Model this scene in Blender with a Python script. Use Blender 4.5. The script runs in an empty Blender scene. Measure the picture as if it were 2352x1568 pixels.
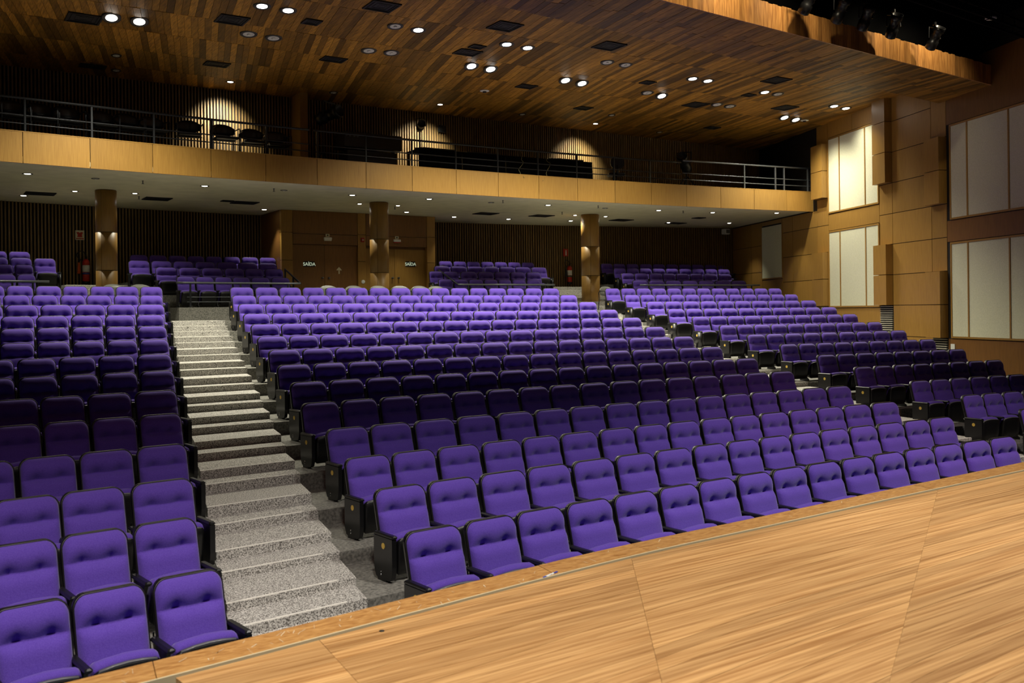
import bpy, math, random
from mathutils import Vector, Matrix
random.seed(7)
sc = bpy.context.scene
col = sc.collection

# ---------------------------------------------------------------- camera
F, PX, PY = 2192.85, 1176.0, 713.92           # focal length and principal point, in pixels of a 2352x1568 frame
ROLL, YAW = 0.011655, 0.561444
ZC = 2.30                                      # camera height above the front-row floor
cam = bpy.data.cameras.new('camera')
cam.sensor_fit = 'HORIZONTAL'; cam.sensor_width = 36.0
cam.lens = F / 2352 * 36.0
cam.shift_y = -(784 - PY) / 2352
cam.dof.use_dof = True; cam.dof.focus_distance = 13.0; cam.dof.aperture_fstop = 3.2
cam.clip_start = 0.05; cam.clip_end = 200
camo = bpy.data.objects.new('camera', cam); col.objects.link(camo)
camo.matrix_world = Matrix.Translation((0, 0, ZC)) @ Matrix.Rotation(-YAW, 4, 'Z') @ Matrix.Rotation(math.pi/2, 4, 'X') @ Matrix.Rotation(-ROLL, 4, 'Z')
sc.camera = camo

# ---------------------------------------------------------------- world, exposure
w = bpy.data.worlds.new('dark_hall'); sc.world = w; w.use_nodes = True
w.node_tree.nodes['Background'].inputs[0].default_value = (0.010, 0.010, 0.012, 1)
w.node_tree.nodes['Background'].inputs[1].default_value = 1.0
sc.view_settings.view_transform = 'Standard'; sc.view_settings.look = 'None'
sc.view_settings.gamma = 1; sc.view_settings.use_curve_mapping = False
sc.view_settings.exposure = 0.0
K_CEIL, K_BALC, K_STAGE, K_WASH, K_FOH = 1.0, 1.0, 1.0, 1.0, 1.0

def spot(name, loc, target, watts, deg, blend=0.6, colr=(1, .93, .80), rad=.06, parent=None):
    l = bpy.data.lights.new(name, 'SPOT'); l.energy = watts; l.spot_size = math.radians(deg); l.spot_blend = blend
    l.color = colr; l.shadow_soft_size = rad
    o = bpy.data.objects.new(name, l); col.objects.link(o)
    d = (Vector(target) - Vector(loc)).normalized()
    o.rotation_euler = d.to_track_quat('-Z', 'Y').to_euler(); o.location = loc
    if parent:
        o.parent = parent; o.matrix_parent_inverse = Matrix.Translation(-Vector(parent.location))
    return o

# stage flood lamps hung over the stage (above and behind the frame)
for (x, y, z, tx, ty, e) in ((-3.0, 2.2, 7.6, -2.9, 2.7, 1300), (1.5, 2.6, 7.6, 1.6, 3.1, 1300), (6.0, 3.0, 7.6, 6.1, 3.5, 1300), (10.5, 3.4, 7.6, 10.7, 3.9, 1300)):
    spot('stage_flood', (x, y, z), (tx, ty, 0.4), e * K_STAGE, 96, .55, (1, .94, .86), .25)

# two amber-pink spots added to tint the third to fifth rows
for (x, y, z, tx, ty, e) in ((8.0, 3.4, 7.4, 11.0, 7.9, 420), (0.0, 2.4, 7.4, 1.2, 7.3, 190)):
    spot('added_tint_spot', (x, y, z), (tx, ty, .9), e * K_STAGE, 46, 1.0, (1, .42, .36), .15)

# ---------------------------------------------------------------- picture geometry -> place geometry
def ray(x, y):
    du, dv = x - PX, y - PY; c, s = math.cos(ROLL), math.sin(ROLL)
    u, v = c*du - s*dv, s*du + c*dv
    X, Z = u/F, -v/F
    return Vector((X*math.cos(YAW) + math.sin(YAW), -X*math.sin(YAW) + math.cos(YAW), Z))
def atz(x, y, z):                              # point at world height z
    d = ray(x, y); p = d * ((z - ZC)/d.z); return Vector((p.x, p.y, z))
AX, AY = 9.8774, -53.695                       # centre of the curved rows
def arc_hit(x, y, r):
    d = ray(x, y); A = d.x**2 + d.y**2; B = -2*(d.x*AX + d.y*AY); C = AX**2 + AY**2 - r*r
    t = (-B + math.sqrt(B*B - 4*A*C))/(2*A); return Vector((d.x*t, d.y*t, ZC + d.z*t))
def plane_y(x, y, Y):
    d = ray(x, y); t = Y/d.y; return Vector((d.x*t, Y, ZC + d.z*t))
def arcp(r, a, z=0.0): return Vector((AX + r*math.sin(a), AY + r*math.cos(a), z))
def ang(p): return math.atan2(p.x - AX, p.y - AY)

# ---------------------------------------------------------------- mesh helpers
class MB:
    def __init__(s): s.v = []; s.f = []; s.m = []
    def add(s, vs, fs, mi=0):
        o = len(s.v); s.v += [tuple(p) for p in vs]
        s.f += [tuple(i+o for i in f) for f in fs]; s.m += [mi]*len(fs); return s
    def merge(s, b, M=None, mi=None):
        vs = [tuple(M @ Vector(p)) for p in b.v] if M else b.v
        o = len(s.v); s.v += vs; s.f += [tuple(i+o for i in f) for f in b.f]; s.m += (b.m if mi is None else [mi]*len(b.f)); return s
    def box(s, x0, x1, y0, y1, z0, z1, ch=0.0, mi=0):
        if ch <= 0:
            return s.add([(x0,y0,z0),(x1,y0,z0),(x1,y1,z0),(x0,y1,z0),(x0,y0,z1),(x1,y0,z1),(x1,y1,z1),(x0,y1,z1)],
                [(0,3,2,1),(4,5,6,7),(0,1,5,4),(1,2,6,5),(2,3,7,6),(3,0,4,7)], mi)
        c = ch; vs = []
        for zz, i in ((z0, c), (z0+c, 0), (z1-c, 0), (z1, c)):
            a, b, d, e = x0+i, x1-i, y0+i, y1-i
            vs += [(a+c,d,zz),(b-c,d,zz),(b,d+c,zz),(b,e-c,zz),(b-c,e,zz),(a+c,e,zz),(a,e-c,zz),(a,d+c,zz)]
        fs = [tuple(range(7,-1,-1)), tuple(range(24,32))]
        for r in range(3):
            for k in range(8):
                fs.append((r*8+k, r*8+(k+1)%8, r*8+8+(k+1)%8, r*8+8+k))
        return s.add(vs, fs, mi)
    def prism(s, pts, z0, z1, mi=0):            # plan polygon, counter-clockwise
        n = len(pts); vs = [(p[0],p[1],z0) for p in pts] + [(p[0],p[1],z1) for p in pts]
        fs = [tuple(range(n-1,-1,-1)), tuple(range(n,2*n))] + [(i,(i+1)%n,n+(i+1)%n,n+i) for i in range(n)]
        return s.add(vs, fs, mi)
    def tube(s, pts, r, n=6, cap=True, mi=0):
        pts = [Vector(p) for p in pts]; rings = []
        up = Vector((0,0,1))
        for i, p in enumerate(pts):
            t = (pts[min(i+1,len(pts)-1)] - pts[max(i-1,0)]).normalized()
            a = t.cross(up)
            if a.length < 1e-3: a = t.cross(Vector((0,1,0)))
            a.normalize(); b = t.cross(a)
            rings.append([p + a*(r*math.cos(2*math.pi*k/n)) + b*(r*math.sin(2*math.pi*k/n)) for k in range(n)])
        vs = [q for rg in rings for q in rg]; fs = []
        for i in range(len(pts)-1):
            for k in range(n): fs.append((i*n+k, i*n+(k+1)%n, (i+1)*n+(k+1)%n, (i+1)*n+k))
        if cap: fs += [tuple(range(n-1,-1,-1)), tuple(range((len(pts)-1)*n, len(pts)*n))]
        return s.add(vs, fs, mi)
    def lathe(s, prof, n=16, M=None, mi=0):     # prof: (r,z) list around local z
        vs = [(r*math.cos(2*math.pi*k/n), r*math.sin(2*math.pi*k/n), z) for r, z in prof for k in range(n)]
        if M: vs = [tuple(M @ Vector(p)) for p in vs]
        fs = []
        for i in range(len(prof)-1):
            for k in range(n): fs.append((i*n+k, i*n+(k+1)%n, (i+1)*n+(k+1)%n, (i+1)*n+k))
        fs += [tuple(range(n-1,-1,-1)), tuple(range((len(prof)-1)*n, len(prof)*n))]
        return s.add(vs, fs, mi)
    def mesh(s, name, mats, smooth=False):
        me = bpy.data.meshes.new(name); me.from_pydata(s.v, [], s.f)
        if not isinstance(mats, (list, tuple)): mats = [mats]
        for m in mats: me.materials.append(m)
        if len(mats) > 1: me.polygons.foreach_set('material_index', s.m)
        if smooth: me.shade_smooth()
        me.update(); return me

def link(name, me, parent=None, loc=None, rot=None):
    o = bpy.data.objects.new(name, me); col.objects.link(o)
    if parent: o.parent = parent
    if loc is not None: o.location = loc
    if rot is not None: o.rotation_euler = rot
    return o
def obj(name, mb, mats, parent=None, smooth=False, loc=None, rot=None):
    return link(name, mb.mesh(name, mats, smooth), parent, loc, rot)
def tag(o, label, cat, group=None):
    o['label'] = label; o['category'] = cat
    if group: o['group'] = group
    return o
def struct(o, label=None):
    o['kind'] = 'structure'
    if label: o['label'] = label
    return o
def thing(name, loc, rotz, label, cat, group=None):
    o = bpy.data.objects.new(name, None); col.objects.link(o); o.location = loc; o.rotation_euler = (0, 0, rotz)
    o.empty_display_size = .1
    return tag(o, label, cat, group)
ORD = ['zeroth','first','second','third','fourth','fifth','sixth','seventh','eighth','ninth','tenth','eleventh','twelfth','thirteenth','fourteenth','fifteenth','sixteenth','seventeenth','eighteenth','nineteenth','twentieth','twenty-first','twenty-second','twenty-third','twenty-fourth','twenty-fifth','twenty-sixth']

# ---------------------------------------------------------------- materials
def lin(r, g, b):
    f = lambda c: (c/255/12.92 if c/255 <= .04045 else ((c/255+.055)/1.055)**2.4)
    return (f(r), f(g), f(b), 1)
def base(name, c, rough=.6, metal=0.0, spec=.5, emit=None):
    m = bpy.data.materials.new(name); m.use_nodes = True; b = m.node_tree.nodes['Principled BSDF']
    b.inputs['Base Color'].default_value = c; b.inputs['Roughness'].default_value = rough
    b.inputs['Metallic'].default_value = metal; b.inputs['Specular IOR Level'].default_value = spec
    if emit:
        b.inputs['Emission Color'].default_value = emit[0]; b.inputs['Emission Strength'].default_value = emit[1]
    return m
def noisy(name, c1, c2, scale, rough=.7, lo=.35, hi=.65, stretch=(1,1,1), detail=3, bump=0.0, spec=.5, rnd=0.0, island=0.0, metal=0.0, dist=0.0, rotz=0.0):
    """two-colour noise on object coordinates; rnd / island vary the tone per object / per loose piece"""
    m = base(name, c1, rough, metal, spec); nt = m.node_tree; N = nt.nodes; L = nt.links; b = N['Principled BSDF']
    tc = N.new('ShaderNodeTexCoord'); mp = N.new('ShaderNodeMapping'); mp.inputs['Scale'].default_value = stretch
    if rotz:
        mp.vector_type = 'TEXTURE'; mp.inputs['Scale'].default_value = tuple(1/q for q in stretch); mp.inputs['Rotation'].default_value = (0, 0, rotz)
    L.new(tc.outputs['Object'], mp.inputs['Vector'])
    nz = N.new('ShaderNodeTexNoise'); nz.inputs['Scale'].default_value = scale; nz.inputs['Detail'].default_value = detail
    nz.inputs['Distortion'].default_value = dist
    vec = mp.outputs[0]
    src = None
    if rnd: src = N.new('ShaderNodeObjectInfo').outputs['Random']; amt = rnd
    if island: src = N.new('ShaderNodeNewGeometry').outputs['Random Per Island']; amt = island
    if src:
        ad = N.new('ShaderNodeVectorMath'); ad.operation = 'MULTIPLY_ADD'
        cb = N.new('ShaderNodeCombineXYZ'); L.new(src, cb.inputs[0]); L.new(src, cb.inputs[1]); L.new(src, cb.inputs[2])
        L.new(cb.outputs[0], ad.inputs[0]); ad.inputs[1].default_value = (37, 91, 53); L.new(vec, ad.inputs[2]); vec = ad.outputs[0]
    L.new(vec, nz.inputs['Vector'])
    cr = N.new('ShaderNodeValToRGB'); cr.color_ramp.elements[0].position = lo; cr.color_ramp.elements[1].position = hi
    cr.color_ramp.elements[0].color = c1; cr.color_ramp.elements[1].color = c2
    L.new(nz.outputs[0], cr.inputs[0]); out = cr.outputs[0]
    if src:
        mr = N.new('ShaderNodeMapRange'); mr.inputs['To Min'].default_value = 1-amt; mr.inputs['To Max'].default_value = 1+amt*.6
        L.new(src, mr.inputs['Value'])
        mx = N.new('ShaderNodeMix'); mx.data_type = 'RGBA'; mx.blend_type = 'MULTIPLY'; mx.inputs[0].default_value = 1
        L.new(out, mx.inputs[6]); L.new(mr.outputs[0], mx.inputs[7]); out = mx.outputs[2]
    L.new(out, b.inputs['Base Color'])
    if bump:
        bp = N.new('ShaderNodeBump'); bp.inputs['Strength'].default_value = bump; bp.inputs['Distance'].default_value = .01
        L.new(nz.outputs[0], bp.inputs['Height']); L.new(bp.outputs[0], b.inputs['Normal'])
    return m
M = {}
M['fabric'] = noisy('purple_fabric', lin(86,60,160), lin(98,72,174), 160, .9, bump=.15, spec=.15)
M['fabric'].node_tree.nodes['Principled BSDF'].inputs['Sheen Weight'].default_value = .25
M['black'] = base('black_plastic', lin(17,17,18), .35)
M['blackmat'] = base('black_cloth', lin(9,9,10), .95, spec=.1)
M['pipe'] = base('black_piping', lin(20,18,17), .38)
M['grey_and_glint'] = base('grey_plastic_and_rim_glint', lin(104,104,106), .3)  # grey plastic; also the painted glint on the seat-shell rims
M['gold'] = base('brass_plate', lin(238,204,96), .35, .35)
M['carpet'] = noisy('grey_carpet', lin(98,95,90), lin(218,215,208), 95, .95, .38, .60, bump=.5, spec=.1, detail=4)
M['tierfloor'] = noisy('grey_floor', lin(96,95,90), lin(138,136,128), 40, .85, spec=.2)
M['cement'] = noisy('pale_cement', lin(120,118,108), lin(165,162,150), 14, .8, spec=.2)
M['nosing'] = base('pale_nosing_strip', lin(235,232,222), .5)
M['veneer'] = noisy('wood_veneer', lin(146,107,48), lin(170,130,62), 9, .42, .3, .7, (14, 14, .35), 4, rnd=.12)
M['veneer_dark'] = noisy('dark_wood_veneer', lin(110,73,35), lin(136,94,45), 9, .42, .3, .7, (14, 14, .35), 4, rnd=.12)
M['plank'] = noisy('ceiling_plank_wood', lin(112,78,26), lin(178,128,46), 7, .55, .3, .7, (6, .5, 6), 4, rnd=.72, spec=.3)
M['plank_far'] = noisy('far_ceiling_plank_wood', lin(112,78,26), lin(178,128,46), 7, .55, .3, .7, (6, .5, 6), 4, island=.72, spec=.3)
M['plankv'] = noisy('fascia_plank_wood', lin(150,98,48), lin(206,148,80), 7, .45, .3, .7, (6, 6, .5), 4, rnd=.35)
M['plankbase'] = base('ceiling_backing', lin(52,34,18), .8)
M['stage'] = noisy('stage_board_wood', lin(160,112,60), lin(216,168,108), 6, .5, .32, .68, (.16, 8, 8), 5, rnd=.16, dist=.3, rotz=.045)
M['ledge'] = noisy('worn_ledge_wood', lin(150,98,42), lin(205,155,90), 16, .5, .3, .7, (.6, 3, 3), 6, rnd=.12, dist=1.5)
M['scratch'] = base('pale_scratch', lin(232,214,176), .7)
M['edge'] = base('pale_edge_strip', lin(222,206,166), .5)
M['soffit'] = noisy('painted_plaster', lin(216,210,174), lin(226,220,184), 3, .9, spec=.2)
M['patch'] = base('pale_plaster_patch', lin(214,208,178), .9)
M['acoustic'] = noisy('cream_acoustic_fabric', lin(206,204,176), lin(222,220,192), 60, .95, spec=.1, bump=.1)
M['slat'] = noisy('wall_slat_wood', lin(120,93,52), lin(150,120,72), 10, .55, .3, .7, (4,4,.4), 3, island=.12)
M['slatback'] = base('dark_slat_backing', lin(22,17,12), .8)
M['rail'] = base('steel_rail', lin(112,116,120), .38, .7)
M['darkrail'] = base('dark_steel_rail', lin(52,54,58), .4, .5)
M['grille'] = base('black_grille', lin(8,8,9), .7)
M['lamp'] = base('lit_lamp', (1,1,1,1), .5, emit=((1,.95,.85,1), 14))
M['lampoff'] = base('unlit_lamp_reflector', lin(205,203,195), .4)
M['ring'] = base('dark_lamp_ring', lin(40,38,34), .5)
M['white'] = base('white_plastic', lin(225,225,218), .5)
M['red'] = base('red_paint', lin(196,44,22), .35)
M['orange'] = base('orange_horn', lin(206,84,22), .5)
M['redsign'] = base('red_sign', lin(176,40,26), .5)
M['signblack'] = base('black_sign', lin(12,14,13), .5)
M['green'] = base('green_band', lin(60,110,80), .5)
M['blue'] = base('blue_band', lin(60,70,150), .5)
M['louvre'] = base('pale_louvre_blade', lin(214,208,190), .5)
M['greychair'] = base('grey_plastic_chair', lin(112,113,106), .35)
M['glow'] = base('luminous_lettering', lin(225,232,210), .5, emit=((.85,1,.75,1), .35))
M['screen'] = base('red_indicator', (1,.1,.05,1), .5, emit=((1,.08,.03,1), 6))
M['glint'] = base('chrome', lin(210,210,210), .15, 1)
M['bluepaint'] = noisy('blue_grey_floor', lin(62,82,128), lin(96,112,146), 6, .5)
M['cable'] = base('pale_cable', lin(120,110,70), .6)

# ---------------------------------------------------------------- rows: radii and heights
RR = [60.39,61.355,62.355,63.375,64.416,65.457,66.495,67.532,68.565,69.596,70.625,71.652,72.678,73.704]
ZT = [-1.611,-1.471,-1.357,-1.206,-1.026,-.864,-.70,-.533,-.36,-.177,-.001,.183,.365,.555]
T = .69
FL = [ZC + zz - T for zz in ZT]                 # floor height of each row
def floor_at(k): return FL[k-1]
EDGE = .57                                      # tier front edge, ahead of the seat backs
# ================================================================ THE SETTING
# ---- right side wall: local frame (t along the wall to the back, n into the hall)
WA = math.radians(22); WD = Vector((math.sin(WA), math.cos(WA), 0)); WN = Vector((-math.cos(WA), math.sin(WA), 0)); W0 = Vector((21.75, 18.22, 0))
def wp(t, off, z): q = W0 + WD*t + WN*off; return Vector((q.x, q.y, z))
def wpx(x, y, off=0.0):
    d = ray(x, y); n = WN; k = n.dot(W0 + WN*off)/n.dot(Vector((d.x, d.y, 0))); p = d*k
    return ((Vector((p.x, p.y, 0)) - W0).dot(WD), ZC + p.z)
def wbox(mb, t0, t1, z0, z1, o0, o1, mi=0):
    pts = [wp(t0, o0, 0), wp(t1, o0, 0), wp(t1, o1, 0), wp(t0, o1, 0)]
    # order counter-clockwise seen from above
    return mb.prism([(p.x, p.y) for p in reversed(pts)] if (pts[1]-pts[0]).cross(pts[2]-pts[1]).z < 0 else [(p.x, p.y) for p in pts], z0, z1, mi)
def wall_x(Y): return W0.x - (W0.y - Y)*math.tan(WA)
def arc_angle_to_wall(r):
    a = .15
    for _ in range(30):
        p = arcp(r, a); a += (wall_x(p.y) - p.x)/r
    return a
def line_angle(r, x0, y0, s):                    # angle where radius r crosses the plan line x = x0 + s*(y-y0)
    a = 0.0
    for _ in range(30):
        p = arcp(r, a); a += (x0 + s*(p.y - y0) - p.x)/r
    return a
def arc_slab(mb, r0, r1, a0, a1, z0, z1, n=24, mi=0, b0=None, b1=None):
    b0 = a0 if b0 is None else b0; b1 = a1 if b1 is None else b1
    vs = []
    for i in range(n+1):
        u = i/n; p = arcp(r0, a0+(a1-a0)*u); q = arcp(r1, b0+(b1-b0)*u)
        vs += [(p.x,p.y,z0),(p.x,p.y,z1),(q.x,q.y,z1),(q.x,q.y,z0)]
    fs = [(0,1,2,3), (4*n+3,4*n+2,4*n+1,4*n)]
    for i in range(n):
        o = 4*i
        fs += [(o+1,o,o+4,o+5),(o+2,o+1,o+5,o+6),(o+3,o+2,o+6,o+7),(o,o+3,o+7,o+4)]
    return mb.add(vs, fs, mi)

A_L = -.235
# ---- floor: orchestra level plus one raised tier per row
mb = MB(); mb.prism([(-8,3.2),(19,3.2),(19,6.6),(-8,5.6)], -.30, -.02)
arc_slab(mb, 58.2, RR[0]-EDGE+.02, A_L, .14, -.3, 0.0)
floor = struct(obj('floor', mb, M['bluepaint']))
for k in range(1, 15):
    r0 = RR[k-1]-EDGE; r1 = RR[k]-EDGE if k < 14 else 80.9
    mb = MB(); arc_slab(mb, r0, r1+.02, A_L, arc_angle_to_wall(r0)+.004, FL[k-1]-.25, FL[k-1], 30, b1=arc_angle_to_wall(r1)+.004)
    obj('tier', mb, M['tierfloor'], floor)
ZX = FL[13]                                       # cross-aisle level

# ---- aisle stairs
LS = .1935
def stairs(name, label, lx, ly, rx, ry, k0, k1, nosing_end=.16):
    th = thing(name, (0,0,0), 0, label, 'stairs')
    n = 0
    for k in range(k0, k1+1):
        for half in (0, 1):
            if k == 14 and half: continue
            ra = RR[k-1] - (EDGE if half == 0 else .19)
            rb = RR[k-1] - .19 if half == 0 else (RR[k]-EDGE if k < 14 else RR[13]+.4)
            if k == 14: rb = RR[13]+.45
            zt = FL[k-1] + .012 + (half*.5*(FL[k]-FL[k-1]) if k < 14 else 0)
            zb = FL[k-2]-.02 if k > 1 else -.02
            a0, a1 = line_angle(ra, lx, ly, LS), line_angle(ra, rx, ry, LS)
            b0, b1 = line_angle(rb, lx, ly, LS), line_angle(rb, rx, ry, LS)
            mb = MB(); arc_slab(mb, ra-.014, rb+.03, a0, a1, zb, zt, 6, b0=b0, b1=b1)
            st = obj('step', mb, M['carpet'], th)
            mb = MB(); e = nosing_end/ra
            arc_slab(mb, ra-.004, ra+.016, a0, a1-e, zt-.002, zt+.005, 6)
            obj('nosing', mb, M['nosing'], st)
    return th
stairs('aisle_stairs', 'grey carpeted stairs climbing between the left and centre seat blocks', 1.43+.31, 6.1, 3.23-.42, 6.33, 1, 14)
stairs('aisle_stairs', 'dim carpeted stairs climbing between the centre and right seat blocks', 11.14+.31, 6.68, 13.20-.02, 7.5, 1, 14, .05)

# ---- stage
ZS = .75
EP = [atz(x, y, ZS) for x, y in ((200,1555),(575,1463),(890,1384),(1225,1300),(1450,1247),(1700,1196),(2000,1132),(2330,1065))]
EP = [EP[0] + (EP[0]-EP[1])*6] + EP + [EP[-1] + (EP[-1]-EP[-2])*1.6]
def ledge_y(x):
    for a, b in zip(EP, EP[1:]):
        if x <= b.x: return a.y + (b.y-a.y)*(x-a.x)/(b.x-a.x)
    a, b = EP[-2], EP[-1]; return a.y + (b.y-a.y)*(x-a.x)/(b.x-a.x)
def lsm(x): return sum(ledge_y(x+d) for d in (-.5,-.25,0,.25,.5))/5
def strip(mb, x0, x1, d0, d1, z0, z1, n=10, sx0=0, sx1=0):
    up = [(x0+(x1-x0)*i/n, lsm(x0+(x1-x0)*i/n)-d0) for i in range(n+1)]
    lo = [(x0+sx0+(x1+sx1-x0-sx0)*i/n, lsm(x0+sx0+(x1+sx1-x0-sx0)*i/n)-d1) for i in range(n+1)]
    vs = [(p[0],p[1],z) for z in (z0, z1) for p in up] + [(p[0],p[1],z) for z in (z0, z1) for p in lo]
    m = n+1; fs = []
    for i in range(n):
        fs += [(m+i, i, i+1, m+i+1)[::-1], (m+i, m+i+1, 3*m+i+1, 3*m+i)[::-1], (3*m+i, 3*m+i+1, 2*m+i+1, 2*m+i)[::-1], (i, 2*m+i, 2*m+i+1, i+1)[::-1]]
    fs += [(0, m, 3*m, 2*m)[::-1], (m-1, 3*m-1, 4*m-1, 2*m-1)[::-1]]
    return mb.add(vs, fs)
mb = MB(); strip(mb, -3.5, 11, .015, 6.0, 0.0, ZS-.045, 30)
stg = struct(obj('floor', mb, M['blackmat']), 'dark stage platform under the boards at the front')
lx = [-3.5] + [atz(x, y, ZS).x for x, y in ((352,1520),(1237,1298),(1447,1248),(2100,1113))] + [11]
for a, b in zip(lx, lx[1:]):
    mb = MB(); strip(mb, a+.002, b-.002, 0, .225, ZS-.045, ZS+random.uniform(-.001,.001), 12, -.03, -.03)
    obj('ledge_board', mb, M['ledge'], stg)
mb = MB(); strip(mb, atz(60,1590,ZS).x-.4, 11, .228, .237, ZS-.04, ZS+.003, 40)
obj('edge_strip', mb, M['edge'], stg)
mb = MB()
for i in range(90):                                # scratches in the worn ledge
    x = random.uniform(.3, 7.5) if i < 60 else random.uniform(1.0, 3.0); d = random.uniform(.02,.19); a = random.uniform(-.9,.9); l = random.uniform(.02,.07)
    y = lsm(x)-d; c, s = math.cos(a)*l, math.sin(a)*l; wd = random.uniform(.001,.0032)
    mb.add([(x,y,ZS+.0016),(x+wd,y-wd,ZS+.0016),(x+s+wd,y-c-wd,ZS+.0016),(x+s,y-c,ZS+.0016)], [(0,3,2,1)])
o = obj('scratch_marks', mb, M['scratch'], stg); o['kind'] = 'stuff'
# boards: bands parallel to the stage edge, cut at seams that fan out from up-stage
FX, FY = 1.35, 1.26
def seam_x(px, py, d, lx0):
    """x where the fan seam through (px,py) meets the band at distance d behind the edge"""
    x = px
    for _ in range(40):
        y = lsm(x)-d; t = (y-FY)/(py-FY); x = .5*x + .5*(FX + (px-FX)*t)
    return x
seams = [(.93,4.33),(1.60,4.05),(3.82,4.70),(7.55,5.06),(14.0,5.7),None]
for j in range(5):
    d = .255
    while True:
        d2 = d + .098
        xa, xb = seam_x(*seams[j], d, 0), (seam_x(*seams[j+1], d, 0) if j < 4 else 99)
        xa2, xb2 = seam_x(*seams[j], d2, 0), (seam_x(*seams[j+1], d2, 0) if j < 4 else 99)
        if xa > 10.6:
            d = d2; continue
        if lsm(min(xa,9))-d2 < 1.55 or d > 3.3: break
        mb = MB(); strip(mb, xa+.0012, min(xb,10.9)-.0012, d+.0006, d2-.0006, ZS-.03, ZS-.004+random.uniform(-.0006,.0006), 8, xa2-xa, (xb2-xb) if xb < 10.9 else 0)
        obj('stage_board', mb, M['stage'], stg)
        d = d2
# ---- right wall
mb = MB(); wbox(mb, -12.5, 9.5, -.3, 8.2, -.30, 0)
wr = struct(obj('wall_right', mb, M['slatback']))
G0 = ZC + .03; GH = .75
def lev(n): return G0 + GH*n
def panel(t0, t1, z0, z1, off=.012, o0=0.0, mat='veneer', name='wall_panel', gap=.008):
    mb = MB(); wbox(mb, min(t0,t1)+gap, max(t0,t1)-gap, z0+gap, z1-gap, o0, off)
    return obj(name, mb, M[mat], wr)
tB0, tB1 = wpx(1878, 500)[0], wpx(1904, 500)[0]
tC1 = wpx(2021, 500)[0]; tD1 = wpx(2051, 500)[0]; tE1 = wpx(2141, 500)[0]; tF1 = wpx(2176, 500)[0]; tG1 = tF1 - 4.4
ZTOP = 7.6
def column(ta, tb, spec):
    """spec: list of (n0, n1, projecting)"""
    for n0, n1, pj in spec:
        z0 = lev(n0) if n0 > -5 else -.2; z1 = lev(n1) if n1 < 9 else ZTOP
        panel(ta, tb, z0, z1, .20 if pj else .012)
column(tB0, tB1, [(6,10,0),(5,6,1),(4,5,1),(3,4,0),(2,3,0),(1,2,1),(0,1,1),(-6,0,0)])
column(tC1, tD1, [(5,6,1),(4,5,1),(3,4,0),(2,3,0),(1,2,1),(0,1,1),(-6,-1,0)])
panel(tC1, tD1, lev(6), ZTOP, .20)
column(tD1, tE1, [(6,10,0),(5,6,0),(4,5,0),(3,4,0),(2,3,0),(1,2,0),(0,1,0),(-1,0,0),(-6,-1,0)])
column(tE1, tF1, [(5,10,0),(4,5,1),(3,4,1),(2,3,0),(1,2,0),(0,1,1),(-1,0,1),(-6,-2,0)])
# framed acoustic panels
def acoustic(ta, tb, z0, z1, divs):
    ts = [ta] + divs + [tb]
    for a, b in zip(ts, ts[1:]):
        panel(a, b, z0, z1, .022, 0, 'acoustic', 'acoustic_panel', .022)
    for a in ts:
        mb = MB(); wbox(mb, a-.02, a+.02, z0-.02, z1+.02, 0, .035); obj('panel_frame', mb, M['veneer'], wr)
    for z in (z0, z1):
        mb = MB(); wbox(mb, min(ta,tb), max(ta,tb), z-.02, z+.02, 0, .034); obj('panel_frame', mb, M['veneer'], wr)
zc = [wpx(1905, y)[1] for y in (320, 489, 533, 704.5)]
dC = [wpx(1931, 500)[0], wpx(1990, 500)[0]]
acoustic(tB1-.03, tC1+.02, zc[1], zc[0], dC); acoustic(tB1-.03, tC1+.02, zc[3], zc[2], dC)
panel(tB1, tC1, zc[2]+.03, zc[1]-.03); panel(tB1, tC1, -.2, zc[3]-.03); panel(tB1, (tB1+tC1)/2, zc[0]+.03, ZTOP); panel((tB1+tC1)/2, tC1, zc[0]+.03, ZTOP)
zg = [wpx(2183, y)[1] for y in (289, 503, 559, 774)]
tG0 = wpx(2186, 500)[0]; dG = [wpx(2225, 500)[0], wpx(2321, 500)[0], wpx(2321, 500)[0]-2.0]
acoustic(tG0, tG1, zg[1], zg[0], dG); acoustic(tG0, tG1, zg[3], zg[2], dG)
panel(tF1, tG1, zg[2]+.03, zg[1]-.03, mat='veneer_dark'); panel(tF1, tG1, zg[0]+.03, ZTOP, mat='veneer_dark'); panel(tF1, tG1, -.2, zg[3]-.03, mat='veneer_dark')
panel(tG1, tG1-3.5, -.2, ZTOP, mat='veneer_dark')
# louvres under two of the projecting columns
for ta, tb, z1, n in ((tC1, tD1, lev(0), 13), (tE1, tF1, lev(-1), 9)):
    for i in range(n):
        z = z1 - .03 - i*.052
        mb = MB(); wbox(mb, min(ta,tb)+.03, max(ta,tb)-.02, z-.009, z+.009, .0, .035); obj('louvre_blade', mb, M['louvre'], wr)
    mb = MB(); wbox(mb, min(ta,tb)+.01, max(ta,tb)-.01, z1-.03-n*.052, z1, 0, .004); obj('louvre_backing', mb, M['grille'], wr)
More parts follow.
